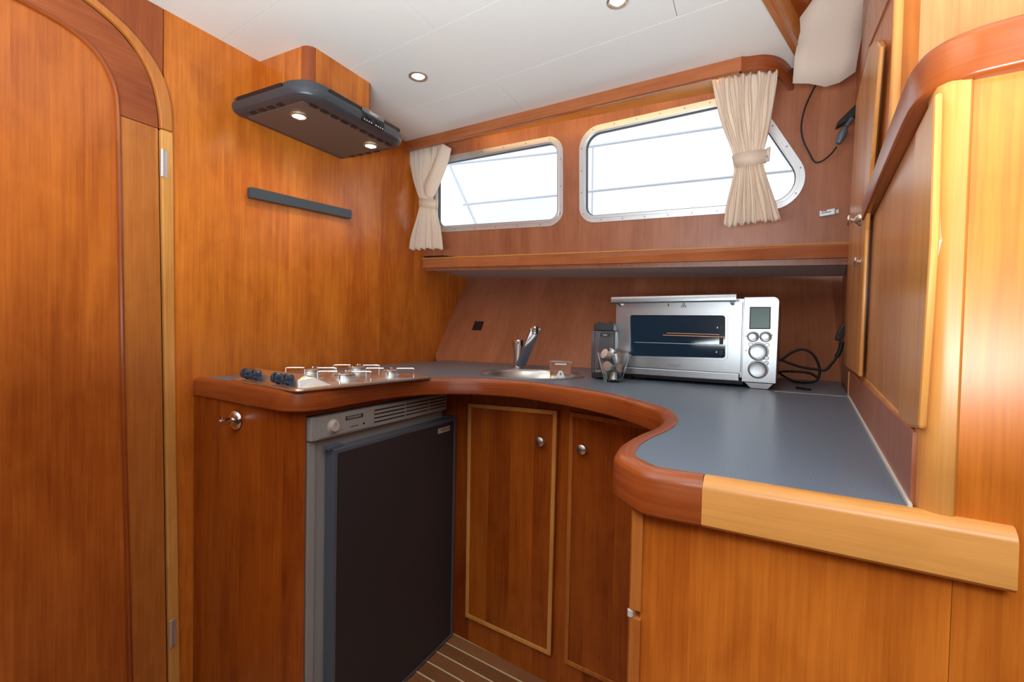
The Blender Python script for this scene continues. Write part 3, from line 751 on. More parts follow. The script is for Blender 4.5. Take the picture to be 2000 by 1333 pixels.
def hood_ring(ins, z):
    p = round_poly([(HN0, HT0 + ins), (HN1 - ins, HT0 + ins), (HN1 - ins, HT1 - ins), (HN0, HT1 - ins)], [.002, max(.01, .075 - ins), max(.01, .075 - ins), .002], 8)
    return [LP(a, b, z) for a, b in p]
def hoodbody(bm):
    rs = [hood_ring(.028, 1.650), hood_ring(.014, 1.6515), hood_ring(.004, 1.658), hood_ring(0, 1.668), hood_ring(.002, 1.680)]
    rs2 = [hood_ring(.007, 1.682), hood_ring(.008, 1.694), hood_ring(.018, 1.700)]
    rs += rs2; V = [[bm.verts.new(p) for p in r] for r in rs]
    for a, b in zip(V, V[1:]):
        for i in range(len(a)): j = (i + 1) % len(a); bm.faces.new((a[i], a[j], b[j], b[i]))
    bm.faces.new(V[0]); bm.faces.new(V[-1])
hb = join_bm('hood_body', hoodbody, 'hood', hd); hb.data.shade_smooth(); hb.data.set_sharp_from_angle(angle=math.radians(35))
HU = PL_(ZV * 1.650, nL, dL)      # underside plane: a=n, b=t
slab('filter_panel', HU, round_poly([(-1.330, .885), (-1.10, .885), (-1.10, 1.235), (-1.330, 1.235)], .004), .002, 'hood_under', hd, d=.002)
for k in range(9): slab('grille_slot', HU, [(-1.090 - .012, .905 + k * .037), (-1.090, .905 + k * .037), (-1.090, .905 + k * .037 + .024), (-1.090 - .012, .905 + k * .037 + .024)], .001, 'black', hd, d=.0028)
for k in range(4):
    slab('grille_slot', HU, rect(-1.300 + k * .038, -1.300 + k * .038 + .022, .868, .882), .001, 'black', hd, d=.0010)
    slab('grille_slot', HU, rect(-1.300 + k * .038, -1.300 + k * .038 + .022, 1.238, 1.252), .001, 'black', hd, d=.0010)
def lampset(px, parent):
    p = HU.off(.003).hit(*px)
    lathe('lamp_rim', p, -ZV, [(.022, 0), (.022, .003), (.018, .004), (.017, .001)], 'lamp_rim', parent, n=24)
    lathe('lamp_lens', p, -ZV, [(0, .003), (.010, .0028), (.017, .001), (.017, 0)], 'lamp', parent, n=24)
    l = bpy.data.lights.new('hood_light', 'SPOT'); l.energy = 1.6; l.color = (1, .72, .42); l.spot_size = math.radians(150); l.spot_blend = 1; l.shadow_soft_size = .02
    o = bpy.data.objects.new('hood_light', l); COL.objects.link(o); o.location = p - ZV * .012; o.parent = parent; o.matrix_parent_inverse = parent.matrix_basis.inverted()
bpy.context.view_layer.update()
lampset((584, 226), hd); lampset((724, 284), hd)
HFp = PL_(LP(HN1, 0, 0), dL, ZV)
slab('vent_gap', HFp, round_poly(rect(.93, 1.045, 1.681, 1.692), .004), .006, 'black', hd, d=-.003)
slab('vent_gap', HFp, round_poly(rect(1.14, 1.215, 1.681, 1.692), .004), .006, 'black', hd, d=-.003)
HNp = PL_(LP(0, HT0, 0), nL, ZV)
slab('vent_gap', HNp, round_poly(rect(-1.33, -1.14, 1.681, 1.692), .004), .006, 'black', hd, d=-.003)
slab('control_panel', HFp, rect(1.047, 1.138, 1.655, 1.680), .012, 'black_gloss', hd, d=.002, bevel=.002)
slab('name_strip', HFp, rect(1.047, 1.138, 1.681, 1.694), .012, 'steel_dark', hd, d=.0, bevel=.001)
text('lettering', 'DOMETIC', HFp, 1.092, 1.687, .008, 'ink_white', hd, d=.0008)
for a in (1.072, 1.112): slab('slider', HFp, round_poly(rect(a - .010, a + .010, 1.666, 1.675), .002), .004, 'black_gloss', hd, d=.005, bevel=.001)
for k in range(9):
    if k != 4: slab('mark', HFp, rect(1.052 + k * .0095, 1.055 + k * .0095, 1.657, 1.660), .001, 'ink_white', hd, d=.0026)

# ---- knife bar
kb0 = [Lw.q(482, 366), Lw.q(683, 411.5), Lw.q(683, 427), Lw.q(484, 385)]
kb = slab('knife_bar', Lw, round_poly([(.897, 1.421), (1.289, 1.443), (1.289, 1.474), (.897, 1.453)], .005, 4), .018, 'bar', None, d=.018, bevel=.002)
tag(kb, 'slim blue grey magnetic knife bar, slightly tilted, on the wall over the hob', 'knife rack')
kb.data.name = 'knife_bar'

# ---- ceiling downlights
for (x, y, rr, lab) in ((817, 149, .030, 'small round recessed spotlight in the ceiling beside the hood box'), (1206, 2, .026, 'small round recessed spotlight at the top edge of the photo above the pelmet')):
    p = hz(x, y, CEIL)
    t = thing('ceiling_spotlight', p, lab, 'spotlight', 'recessed ceiling spotlights')
    lathe('lamp_rim', p, -ZV, [(rr, 0), (rr, .003), (rr * .82, .0045), (rr * .66, .002), (rr * .62, 0)], 'lamp_rim', t, n=28)
    lathe('lamp_lens', p, -ZV, [(0, .0022), (rr * .4, .002), (rr * .62, .0008), (rr * .62, 0)], 'lamp', t, n=28)
    l = bpy.data.lights.new('spotlight_light', 'SPOT'); l.energy = 2.0; l.color = (1, .80, .55); l.spot_size = math.radians(110); l.spot_blend = 1; l.shadow_soft_size = .02
    o = bpy.data.objects.new('spotlight_light', l); COL.objects.link(o); o.location = p - ZV * .012; o.parent = t; o.matrix_parent_inverse = t.matrix_basis.inverted()
bpy.context.view_layer.update()

# ---- hob
_hf, _hr, _hb = hz(577, 762, .907), hz(848, 736, .907), hz(450, 740, .907)
_hd = (_hr - _hf).normalized(); _hn = Vector((_hd.y, -_hd.x, 0)); hl = (_hr - _hf).length / 2; hw = abs((_hb - _hf).dot(_hn)) / 2
_hc = _hf + _hd * hl - _hn * hw; _hc.z = TOP; print('hob', hw, hl)
HB = PL_(_hc, _hn, _hd)   # a along n, b along t, N up
hob = thing('gas_hob', _hc, 'stainless steel four burner gas hob with four dark knobs', 'hob')
def pan(bm):
    def ring(ins, z, r): return [HB.w(a, b, z) for a, b in round_poly(rect(-hw + ins, hw - ins, -hl + ins, hl - ins), max(.004, r - ins), 5)]
    rs = [ring(.004, 0, .022), ring(0, .003, .022), ring(.001, .007, .022), ring(.006, .009, .022), ring(.012, .0075, .022), ring(.018, .004, .022)]
    V = [[bm.verts.new(p) for p in r] for r in rs]
    for a, b in zip(V, V[1:]):
        for i in range(len(a)): j = (i + 1) % len(a); bm.faces.new((a[i], a[j], b[j], b[i]))
    bm.faces.new(V[-1])
po = join_bm('hob_pan', pan, 'steel', hob); po.data.shade_smooth(); po.data.set_sharp_from_angle(angle=math.radians(50))
def ctrl(bm):   # raised sloping control ridge at the near end
    pr_ = [(-hl + .018, .004), (-hl + .028, .024), (-hl + .05, .034), (-hl + .07, .028), (-hl + .11, .004)]
    for (a0, a1, k0, k1) in ((-hw + .02, hw - .02, 1, 1),):
        A = [bm.verts.new(HB.w(a0 + (0.02 if i in (1, 2, 3) else 0), b, z)) for i, (b, z) in enumerate(pr_)]; B = [bm.verts.new(HB.w(a1 - (0.02 if i in (1, 2, 3) else 0), b, z)) for i, (b, z) in enumerate(pr_)]
        for i in range(4): bm.faces.new((A[i], A[i + 1], B[i + 1], B[i]))
        bm.faces.new(A); bm.faces.new(B[::-1])
join_bm('control_ridge', ctrl, 'steel', hob, bevel=.004)
kax = (-_hd * .93 + ZV * .36).normalized()
for a in (-.105, -.060, .045, .090):
    kp = HB.w(a, -hl + .027, .020)
    kk = lathe('knob', kp, kax, [(0, .019), (.0105, .019), (.0125, .016), (.0125, .006), (.0145, .002), (.014, 0)], 'knob_blue', hob, n=24)
    tube('grip', [kp + kax * .0195 - ZV * .009 - _hn * .003, kp + kax * .0195 + ZV * .009 + _hn * .003], .0022, 'grey_blue', kk, n=8)
for a, b, r in ((-.08, -.03, .026), (.075, -.03, .032), (-.08, .12, .032), (.075, .12, .026)):
    q = HB.w(a, b, .004)
    bu = lathe('burner', q, ZV, [(r + .022, 0), (r + .014, .003), (r, .004), (r, .012), (r * .86, .013), (r * .86, .018), (0, .019)], 'steel', hob, n=28)
    lathe('burner_cap', q, ZV, [(r * .8, .019), (r * .8, .022), (r * .7, .0235), (0, .0235)], 'lamp_rim', bu, n=28)
for b in (-.03, .12):
    for a in (-.08, .075):
        for k in range(4):
            an = math.pi / 4 + k * math.pi / 2; R0, R1 = .018, .066
            dx, dy = math.cos(an), math.sin(an)
            P = [HB.w(a + dx * R1, b + dy * R1, .004), HB.w(a + dx * (R1 + .001), b + dy * (R1 + .001), .026), HB.w(a + dx * (R1 - .004), b + dy * (R1 - .004), .031), HB.w(a + dx * R0, b + dy * R0, .031)]
            tube('pan_support', catmull(P, 4), .0019, 'chrome', hob, n=8)

# ---- sink and tap
sk = thing('round_sink', Vector((SK.x, SK.y, TOP)), 'round stainless steel sink let into the worktop', 'sink')
lathe('sink_bowl', Vector((SK.x, SK.y, TOP)), ZV, [(.176, 0), (.177, .0025), (.172, .0045), (.166, .003), (.160, -.006), (.150, -.030), (.122, -.042), (.112, -.10), (.10, -.135), (.03, -.142), (0, -.142)], 'steel', sk, n=56)
lathe('drain', Vector((SK.x, SK.y, TOP - .1415)), ZV, [(.03, 0), (.028, .003), (.012, .001), (0, .001)], 'chrome', sk, n=24)
TB = Vector((.026, 1.868, TOP))
tp = thing('mixer_tap', TB, 'chrome mixer tap with a flat slanting spout behind the sink', 'tap')
lathe('tap_body', TB, ZV, [(.027, 0), (.027, .004), (.019, .008), (.019, .06), (.024, .085), (.025, .105), (.025, .108), (0, .109)], 'chrome', tp, n=28)
lv = join_bm('lever', lambda bm: [bm.faces.new([bm.verts.new(TB + Vector((x, y, z))) for x, y in round_poly([(-.024, -.02), (.07, -.008), (.07, .008), (-.024, .02)], [.015, .007, .007, .015], 4)]) for z in (.110, .114)], 'chrome', tp)
bm = bmesh.new(); bm.from_mesh(lv.data); bmesh.ops.bridge_loops(bm, edges=bm.edges) if False else None; bm.free()
s0 = TB + Vector((.010, -.022, .012)); s1 = Vector((.083, 1.70, 1.052))
sd = (s1 - s0).normalized()
sweep('spout', [s0, s0.lerp(s1, .5), s1], round_poly([(-.020, -.006), (.020, -.006), (.020, .006), (-.020, .006)], .005, 4), 'chrome', tp, up=(ZV - sd * sd.z).normalized())
lathe('aerator', s1 + Vector((-.002, -.004, .006)), Vector((0, -.12, -1)), [(0, -.004), (.0125, -.003), (.0125, .012), (.0115, .013), (.0115, .024), (0, .024)], 'chrome', tp, n=24)

# clear container in the sink
bx = Vector((.158, 1.525, TOP - .034))
BXp = PL_(bx, Vector((1, -.12, 0)), ZV)
pb = thing('plastic_tub', bx, 'clear plastic tub with a white label standing in the sink', 'tub')
def tub(bm):
    lo = [bm.verts.new(BXp.w(a, 0, d)) for a, d in ((-.030, .02), (.030, .02), (.030, -.03), (-.030, -.03))]
    hi = [bm.verts.new(BXp.w(a, .085, d)) for a, d in ((-.036, .026), (.036, .026), (.036, -.036), (-.036, -.036))]
    for i in range(4): bm.faces.new((lo[i], lo[(i + 1) % 4], hi[(i + 1) % 4], hi[i]))
    bm.faces.new(lo[::-1]); bm.faces.new(hi)
join_bm('tub_body', tub, 'glass', pb, bevel=.003)
slab('label', BXp, [(-.022, .018), (.022, .018), (.005, .056), (-.005, .056)], .0006, 'ink_white', pb, d=.0275)
slab('band', BXp, rect(-.018, .018, .075, .079), .0006, 'ink_white', pb, d=.028)
slab('leaf_mark', BXp, [(-.002, .043), (.003, .041), (.003, .050), (-.001, .051)], .0004, 'ink_green', pb, d=.0282)
text('lettering', 'bol', BXp, 0, .030, .016, 'ink_red', pb, d=.0282)

# ---- socket plate
spx = [bq(925, 625), bq(946, 627), bq(943, 650), bq(922, 648)]
ca = sum(p[0] for p in spx) / 4; cb = sum(p[1] for p in spx) / 4
so = thing('wall_switch', Bw.w(ca, cb, 0), 'square dark brown switch plate on the backsplash left of the tap', 'switch')
slab('plate', Bw, round_poly(rect(ca - .024, ca + .024, cb - .025, cb + .025), .003), .006, 'socket', so, d=.006, bevel=.0015)
slab('rocker', Bw, round_poly(rect(ca - .018, ca + .018, cb - .019, cb + .019), .002), .004, 'socket', so, d=.009, bevel=.0015)

# ---- toaster oven
OL = hz(1216, 731, .916); OR_ = hz(1513, 751, .916)
Ow = PL_(OL, OR_ - OL, ZV)
OWd = (OR_ - OL).length
def oq(x, y): return Ow.q(x, y)
oh = oq(1480, 581)[1]; xl = oq(1203, 660)[0]; xs = oq(1450, 700)[0]; xr = oq(1521, 640)[0]
OD = .25
ov = thing('toaster_oven', Ow.w(OWd / 2, -.016, -OD / 2), 'stainless steel countertop oven with a small green display on the worktop', 'toaster oven')
slab('body', Ow, round_poly(rect(xl + .004, xr - .003, .010, oh - .002), [.004, .004, .014, .008]), OD, 'steel_oven', ov, d=-.012, bevel=.002)
fy = oh - .012
dl = slab('oven_door', Ow, round_poly(rect(xl, xs - .004, .026, fy), .005), .014, 'steel_oven', ov, d=.004, bevel=.003,
     holes=[round_poly([oq(1229, 698), oq(1420, 702.5), oq(1420, 614), oq(1229, 613.5)], .012)])
wi = [oq(1229, 698), oq(1420, 702.5), oq(1420, 614), oq(1229, 613.5)]
wr_ = round_poly(wi, .012); 
slab('door_bezel', Ow, offset_poly(wr_, -.003), .006, 'steel_oven', dl, holes=[offset_poly(wr_, .004)], d=.007, bevel=.0015)
slab('door_window', Ow, offset_poly(wr_, .003), .003, 'oven_glass', dl, d=.001)
tube('heating_element', [Ow.w(oq(1295, 655)[0], oq(1295, 655)[1], .0015), Ow.w(oq(1417, 659)[0], oq(1417, 659)[1], .0015)], .0013, 'copper', dl, n=8)
tube('heating_element', [Ow.w(oq(1302, 651)[0], oq(1302, 651)[1], .0015), Ow.w(oq(1405, 654)[0], oq(1405, 654)[1], .0015)], .0011, 'copper', dl, n=8)
tube('rack', [Ow.w(oq(1240, 669)[0], oq(1240, 669)[1], .0015), Ow.w(oq(1405, 674)[0], oq(1405, 674)[1], .0015)], .0011, 'steel_oven', dl, n=8)
for (x, y, s_) in ((1410, 640, .010), (1409, 665, .012), (1408, 688, .008)):
    a, b = oq(x, y); slab('icon', Ow, round_poly(rect(a - .005, a + .005, b - s_, b + s_ * .6), .002), .0005, 'ink', dl, d=.0022)
    slab('icon', Ow, rect(a - .013, a - .010, b - .003, b + .002), .0005, 'ink_white', dl, d=.0022)
# handle
ha, hb_ = oq(1203, 590)[0] - .002, oq(1441, 588)[0]
hz0 = oq(1320, 588)[1]
hndl = sweep('door_handle', [Ow.w(ha, hz0 + .002, .030), Ow.w(hb_, hz0 + .004, .030)], round_poly([(-.012, -.010), (.010, -.010), (.010, .010), (-.012, .010)], .004, 4), 'steel_oven', dl, up=ZV)
for a in (ha + .018, hb_ - .012):
    tube('handle_post', [Ow.w(a, hz0 - .004, .028), Ow.w(a, hz0 - .010, .0)], .006, 'steel_oven', hndl, n=12)
a, b = oq(1336, 596)
slab('warning_mark', Ow, [(a - .008, b - .007), (a + .008, b - .007), (a, b + .007)], .0004, 'ink', dl, d=.0046, holes=[[(a - .0055, b - .0056), (a + .0055, b - .0056), (a, b + .0045)]])
slab('warning_mark', Ow, [(a - .002, b - .004), (a + .002, b - .004), (a, b + .001)], .0004, 'ink', dl, d=.0046)
a, b = oq(1306, 596); slab('warning_mark', Ow, [(a - .002, b - .004), (a + .002, b - .004), (a + .001, b + .004), (a - .001, b + .004)], .0004, 'ink', dl, d=.0046)
a, b = oq(1318, 713); text('lettering', 'sage', Ow, a, b, .018, 'steel_dark', dl, d=.0046, sx=1.2)
# crumb tray strip
slab('crumb_tray', Ow, round_poly(rect(xl + .006, xs - .006, .002, .023), .002), .03, 'steel_oven', ov, d=.006, bevel=.003)
# control panel
cp = slab('control_panel', Ow, round_poly([(xs, .002), (xr - .002, .002), (xr, oh), (xs, oh)], [.001, .003, .014, .002]), .016, 'steel_oven', ov, d=.006, bevel=.002)
slab('foot', Ow, [(xs + .004, .002), (xr - .006, .002), (xr - .020, -.016), (xs + .022, -.016)], .05, 'steel_dark', ov, d=.002, bevel=.002)
slab('foot', Ow, [(xl + .01, .002), (xl + .05, .002), (xl + .045, -.016), (xl + .018, -.016)], .05, 'black', ov, d=-.02)
slab('underside_shadow_gap', Ow, rect(xl + .04, xs, -.010, .004), .2, 'black', ov, d=-.03)  # black block standing in for the shade under the oven
sc_ = [oq(1465, 642), oq(1504, 642), oq(1505, 601), oq(1466, 601)]
slab('screen_bezel', Ow, round_poly([oq(1463.5, 643.5), oq(1505, 643.5), oq(1506, 600), oq(1465, 600)], .002), .001, 'ink', cp, d=.0070)
slab('screen', Ow, round_poly([oq(1465.5, 641.5), oq(1503, 641.5), oq(1504, 602), oq(1467, 602)], .0015), .001, 'lcd', cp, d=.0076)
for (x, y, r) in ((1471, 658, .0125), (1495.5, 658, .0125), (1481.5, 687, .021), (1480.5, 722, .021)):
    p = Ow.off(.006).hit(x, y)
    lathe('knob_ring', p, Ow.N, [(r * 1.2, 0), (r * 1.2, .0025), (r * 1.05, .003), (r * 1.05, 0)], 'steel_dark', cp, n=32)
    lathe('knob', p, Ow.N, [(r * 1.02, 0), (r * 1.0, .003), (r, .012), (r * .93, .014), (r * .5, .0125), (0, .0135)], 'steel_oven', cp, n=32)
for (x, y) in ((1466, 673), (1498.5, 674), (1497.5, 700), (1497, 709.5)):
    lathe('button', Ow.off(.006).hit(x, y), Ow.N, [(.0055, 0), (.0055, .002), (.0045, .003), (0, .003)], 'steel_dark', cp, n=18)
for (x, y, mt) in ((1457.5, 657, 'ink'), (1508, 655, 'ink'), (1457.5, 685, 'ink'), (1463, 685, 'ink')):
    a, b = oq(x, y); slab('mark', Ow, rect(a - .0013, a + .0013, b - .0015, b + .0015), .0004, mt, cp, d=.0066)

# ---- coffee machine with water tank
CM = hz(1176, 742, TOP); CMp = PL_(CM, (OR_ - OL).normalized() * 1 + Vector((0, .15, 0)), ZV)
cm = thing('coffee_machine', CM, 'narrow coffee machine with a clear water tank left of the oven', 'coffee machine')
box('water_tank', CMp, -.037, .036, .018, .150, -.075, 0, 'tank', cm, bevel=.004)
box('tank_base', CMp, -.035, .034, .004, .030, -.072, -.004, 'black', cm, bevel=.003)
slab('tank_lid', CMp, round_poly(rect(-.030, .030, .150, .175), [.003, .003, .009, .009]), .07, 'black', cm, d=-.002, bevel=.003)
sweep('lid_handle', catmull([CMp.w(-.018, .176, -.02), CMp.w(-.006, .172, -.014), CMp.w(.01, .172, -.014), CMp.w(.022, .176, -.02)], 4), circ(.004, 8), 'black_gloss', cm)
box('machine_body', CMp, -.030, .060, .0, .172, -.27, -.078, 'black', cm, r=.01, bevel=.003)
slab('tank_label', CMp, rect(-.008, .020, .133, .142), .0006, 'black', cm, d=.001)
text('lettering', 'MAX', CMp, .006, .1375, .006, 'ink_white', cm, d=.0012)
text('lettering', '4 STPS', CMp, -.008, .026, .009, 'ink_white', cm, d=.0012)
for x_ in (-.030, -.018, .030): box('tank_rib', CMp, x_, x_ + .002, .02, .148, -.001, .0012, 'tank', cm, bevel=0)

# ---- glass of coffee capsules
VG = hz(1199, 747, TOP); VG = VG + Vector((0, .012, 0))
vg = thing('glass_tumbler', VG, 'small tapered square glass holding coffee capsules', 'glass')
vr = (OR_ - OL).normalized(); vf = Vector((-vr.y, vr.x, 0))
def sqr(h, s, r=.006): return [VG + vr * a + vf * b + ZV * h for a, b in round_poly([(-s, -s), (s, -s), (s, s), (-s, s)], r, 3)]
def gl_(bm):
    rs = [sqr(0, .022), sqr(.004, .0235), sqr(.088, .040), sqr(.088, .0382), sqr(.008, .0215)]
    V = [[bm.verts.new(p) for p in r] for r in rs]
    for a, b in zip(V, V[1:]):
        for i in range(len(a)): j = (i + 1) % len(a); bm.faces.new((a[i], a[j], b[j], b[i]))
    bm.faces.new(V[0]); bm.faces.new(V[-1])
go = join_bm('glass_body', gl_, 'glass', vg); go.data.shade_smooth(); go.data.set_sharp_from_angle(angle=math.radians(60))
cap = [((-.018, -.010, .080), (-.5, -.8, .35), 'capsule_p', 'pale pink coffee capsule on top of the glass, face outwards'),
       ((.012, -.008, .070), (-.3, .2, .9), 'capsule_w', 'upright silver coffee capsule on top of the glass at the right'),
       ((-.012, .016, .084), (.4, .3, .8), 'capsule_w', 'silver coffee capsule at the back of the heap in the glass'),
       ((-.012, -.006, .046), (-.2, -.95, .1), 'capsule_w', 'silver coffee capsule in the middle of the glass, face outwards'),
       ((.014, .010, .040), (.6, -.5, .3), 'capsule_w', 'silver coffee capsule lying sideways midway down the glass'),
       ((.003, 0, .014), (.1, -.3, -.9), 'capsule_w', 'silver coffee capsule at the bottom of the glass')]
for (x, y, z), ax, mt, lab in cap:
    A_ = (vr * ax[0] + vf * ax[1] + ZV * ax[2]).normalized(); s = .78
    o = lathe('coffee_capsule', VG + vr * x + vf * y + ZV * z - A_ * .010, A_, [(0, -.006), (.008 * s, -.006), (.012 * s, -.002), (.0145 * s, .018), (.0185 * s, .0185), (.0185 * s, .0205), (.013 * s, .0212), (0, .0215)], mt, None, n=20)
    tag(o, lab, 'capsule', 'coffee capsules in the glass')

# ---- oven cable and plug
KP = PL_(hz(1585, 750, TOP + .004), Bw.A, ZV)
def k3(pts, zmin=TOP + .004):
    out = []
    for x, y in pts:
        p = KP.hit(x, y); out.append(Vector((p.x, p.y, max(p.z, zmin))))
    return out
cb_ = thing('power_cable', KP.hit(1560, 745), 'black oven power cable looping on the worktop right of the oven', 'cable')
tube('cable', catmull(k3([(1512, 703), (1526, 703), (1545, 690), (1565, 683), (1585, 690), (1597, 708), (1601, 725), (1598, 740), (1590, 746)]) + [hz(1575, 748, TOP + .005), hz(1550, 745, TOP + .005), hz(1528, 733, TOP + .012)] + k3([(1524, 727), (1550, 726), (1580, 729), (1596, 737)]) , 7), .0036, 'rubber', cb_)
plg = Rw.off(.004)
pl0 = [KP.hit(x, y) for x, y in ((1526, 704), (1550, 713), (1572, 719), (1595, 722), (1611, 724), (1622, 714), (1634, 698), (1642, 680), (1645, 668))]
tube('cable', catmull(pl0, 6), .0036, 'rubber', cb_)
tube('cable', catmull([KP.hit(1634, 698), KP.hit(1641, 684), KP.hit(1645, 668)], 6), .006, 'rubber', cb_)
slab('plug', KP, [KP.q(1631, 664), KP.q(1642, 667), KP.q(1653, 650), KP.q(1653, 628), KP.q(1645, 634), KP.q(1636, 648)], .02, 'socket', cb_, d=.006, bevel=.003)
# small black stick on the worktop
a0_, a1_ = hz(1555, 757.5, TOP + .003), hz(1583, 761.5, TOP + .003)
st = tube('pen_stick', [a0_, a1_], .003, 'rubber', None, n=8); tag(st, 'short thin black stick lying on the worktop right of the oven', 'stick')

# ---- chrome latch on the window wall
la = [wq(1599, 413), wq(1631, 407), wq(1631, 420), wq(1599, 425)]
lt = thing('latch_plate', Ww.hit(1615, 416), 'small chrome slide latch on the wall right of the window', 'latch')
slab('latch_body', Ww, la, .012, 'capsule_w', lt, d=.012, bevel=.002)
slab('latch_bolt', Ww, [wq(1632, 410), wq(1638, 409), wq(1638, 417), wq(1632, 418)], .006, 'capsule_p', lt, d=.008, bevel=.001)
slab('lettering', Ww, [wq(1603, 413.0), wq(1614, 411), wq(1614, 413), wq(1603, 415)], .0005, 'ink_red', lt, d=.0126)
slab('lettering', Ww, [wq(1603, 417.0), wq(1622, 413.5), wq(1622, 415), wq(1603, 418.5)], .0005, 'ink', lt, d=.0126)

# ---- phone holder and its cable
PH = PL_(Rw.w(1.62, 1.6, .02), Ww.A, ZV)
ph = thing('device_holder', PH.hit(1655, 232), 'black bracket with plugged-in adapter behind the tall locker door', 'holder')
slab('bracket', PH, [PH.q(1634, 247), PH.q(1636, 238), PH.q(1675, 200), PH.q(1675, 222), PH.q(1663, 232)], .03, 'black', ph, d=0, bevel=.002)
pa_ = PH.off(.008).hit(1652, 248); pb_ = PH.off(.008).hit(1636, 283)
ax_ = (pb_ - pa_)
lathe('adapter', pa_, ax_, [(0, 0), (.005, .001), (.011, ax_.length * .3), (.011, ax_.length * .6), (.007, ax_.length * .92), (0, ax_.length)], 'grey_blue', ph, n=20)
tube('socket', [PH.hit(1664, 232), pa_], .006, 'grey_blue', ph, n=12)
PC = PH.off(.006)
tube('cable', catmull([PC.hit(x, y) for x, y in ((1634, 287), (1622, 302), (1605, 315), (1591, 316), (1580, 298), (1568, 272), (1565, 245), (1572, 212), (1586, 180), (1602, 150), (1620, 120), (1648, 90), (1664, 77), (1684, 67), (1710, 58))], 6), .0024, 'rubber', ph)

# ================================================================== CURTAINS
def curtain(name, rows, nple, amp, label, parent=None, pl=Cw, seg=96, mat='cloth', skew=0):
    """rows: (left px, right px, pleat amplitude factor, depth offset)"""
    R = []
    for (lx, ly), (rx, ry), af, dd in rows:
        a0 = pl.q(lx, ly); a1 = pl.q(rx, ry); R.append((Vector(a0), Vector(a1), af, dd))
    dense = []
    K = 7
    L = catmull([Vector((r[0].x, r[0].y, r[2])) for r in R], K); Q = catmull([Vector((r[1].x, r[1].y, r[3])) for r in R], K)
    bm = bmesh.new(); uvl = bm.loops.layers.uv.new('UVMap'); V = []
    nr = len(L)
    for i, (l, q) in enumerate(zip(L, Q)):
        row = []; af = l.z; dd = q.z; v = i / (nr - 1)
        for j in range(seg + 1):
            u = j / seg
            uu = u + .02 * math.sin(9 * u + 3) + .012 * math.sin(5 * v * 3 + u * 21)
            ph_ = uu * nple * 2 * math.pi
            wv = math.sin(ph_) + .35 * math.sin(ph_ * 2.3 + 1 + 1.5 * v)
            d = dd + amp * af * wv + .012 * (1 - (2 * u - 1) ** 2) * (1.2 - af * .5)
            uo = u + .010 * af * math.cos(ph_)
            hem = (.004 * math.sin(ph_ * .9 + 1)) * (max(0, v - .75) * 4) ** 1.5
            row.append(bm.verts.new(pl.w(l.x + (q.x - l.x) * uo, l.y + (q.y - l.y) * u + hem, d)))
        V.append(row)
    for i in range(nr - 1):
        for j in range(seg): bm.faces.new((V[i][j], V[i][j + 1], V[i + 1][j + 1], V[i + 1][j]))
    me = bpy.data.meshes.new(name); bm.to_mesh(me); bm.free()
    o = link(name, me, mat, parent, smooth=True)
    sm = o.modifiers.new('thickness', 'SOLIDIFY'); sm.thickness = .0012
    return o
def tieback(pl, px, parent, dfront, button=None):
    """band around the curtain waist"""
    pts = [pl.q(*p) for p in px]   # TL, TR, BR, BL
    TLp, TRp, BRp, BLp = [Vector(p) for p in pts]
    bm = bmesh.new(); n = 24; bm.loops.layers.uv.new('UVMap'); rows = []
    for k in range(n + 1):
        u = k / n; d = dfront * math.sin(math.pi * min(1, u * 1.1)) ** .6 if u < .9 else dfront * .5
        t = TLp.lerp(TRp, u); b = BLp.lerp(BRp, u)
        rows.append([bm.verts.new(pl.w(t.x, t.y - .006 * math.sin(math.pi * u), d)), bm.verts.new(pl.w(b.x, b.y - .006 * math.sin(math.pi * u), d + .002))])
    for a, b in zip(rows, rows[1:]): bm.faces.new((a[0], b[0], b[1], a[1]))
    me = bpy.data.meshes.new('tieback'); bm.to_mesh(me); bm.free()
    o = link('tieback', me, 'cloth', parent, smooth=True); s = o.modifiers.new('thickness', 'SOLIDIFY'); s.thickness = .002
    if button:
        lathe('stud', pl.off(dfront * .75).hit(*button), pl.N, [(0, .004), (.003, .003), (.004, 0)], 'steel_dark', o, n=12, sx=.7)
cl = thing('curtain', Cw.hit(840, 380), 'cream curtain tied back at the left window beside the wall', 'curtain', 'tied cream curtains')
curtain('fabric', [((799, 290), (862, 277), 1, 0), ((801, 315), (861, 305), 1, 0), ((808, 350), (852, 345), .8, .004), ((818, 378), (848, 375), .5, .008), ((823, 398), (850, 396), .4, .008), ((816, 425), (857, 420), .6, .006), ((805, 460), (864, 456), .9, .004), ((800, 488), (868, 488), 1.1, .004)], 5.5, .0065, '', cl)
curtain('fabric', [((862, 279), (883, 291), .3, .004), ((853, 310), (878, 318), .3, .008), ((842, 340), (868, 348), .3, .012), ((832, 365), (860, 372), .3, .016), ((838, 386), (853, 388), .3, .020)], 1, .003, '', cl, seg=20)
tieback(Cw, [(820, 387), (861, 391), (861, 409), (820, 404)], cl, .030, None)
cr_ = thing('curtain', Cw.hit(1465, 300), 'cream curtain tied back over the right end of the larger window', 'curtain', 'tied cream curtains')
curtain('fabric', [((1390, 156), (1521, 139), 1, 0), ((1394, 180), (1517, 168), 1, 0), ((1403, 220), (1510, 212), .9, .003), ((1416, 260), (1502, 256), .7, .006), ((1430, 296), (1494, 290), .45, .010), ((1436, 325), (1490, 315), .4, .010), ((1432, 350), (1497, 345), .6, .008), ((1420, 400), (1515, 395), .9, .006), ((1413, 444), (1526, 432), 1.1, .006)], 8.5, .008, '', cr_, seg=150)
tieback(Cw, [(1431, 305), (1506, 291), (1504, 319), (1436, 331)], cr_, .034, (1497, 305))
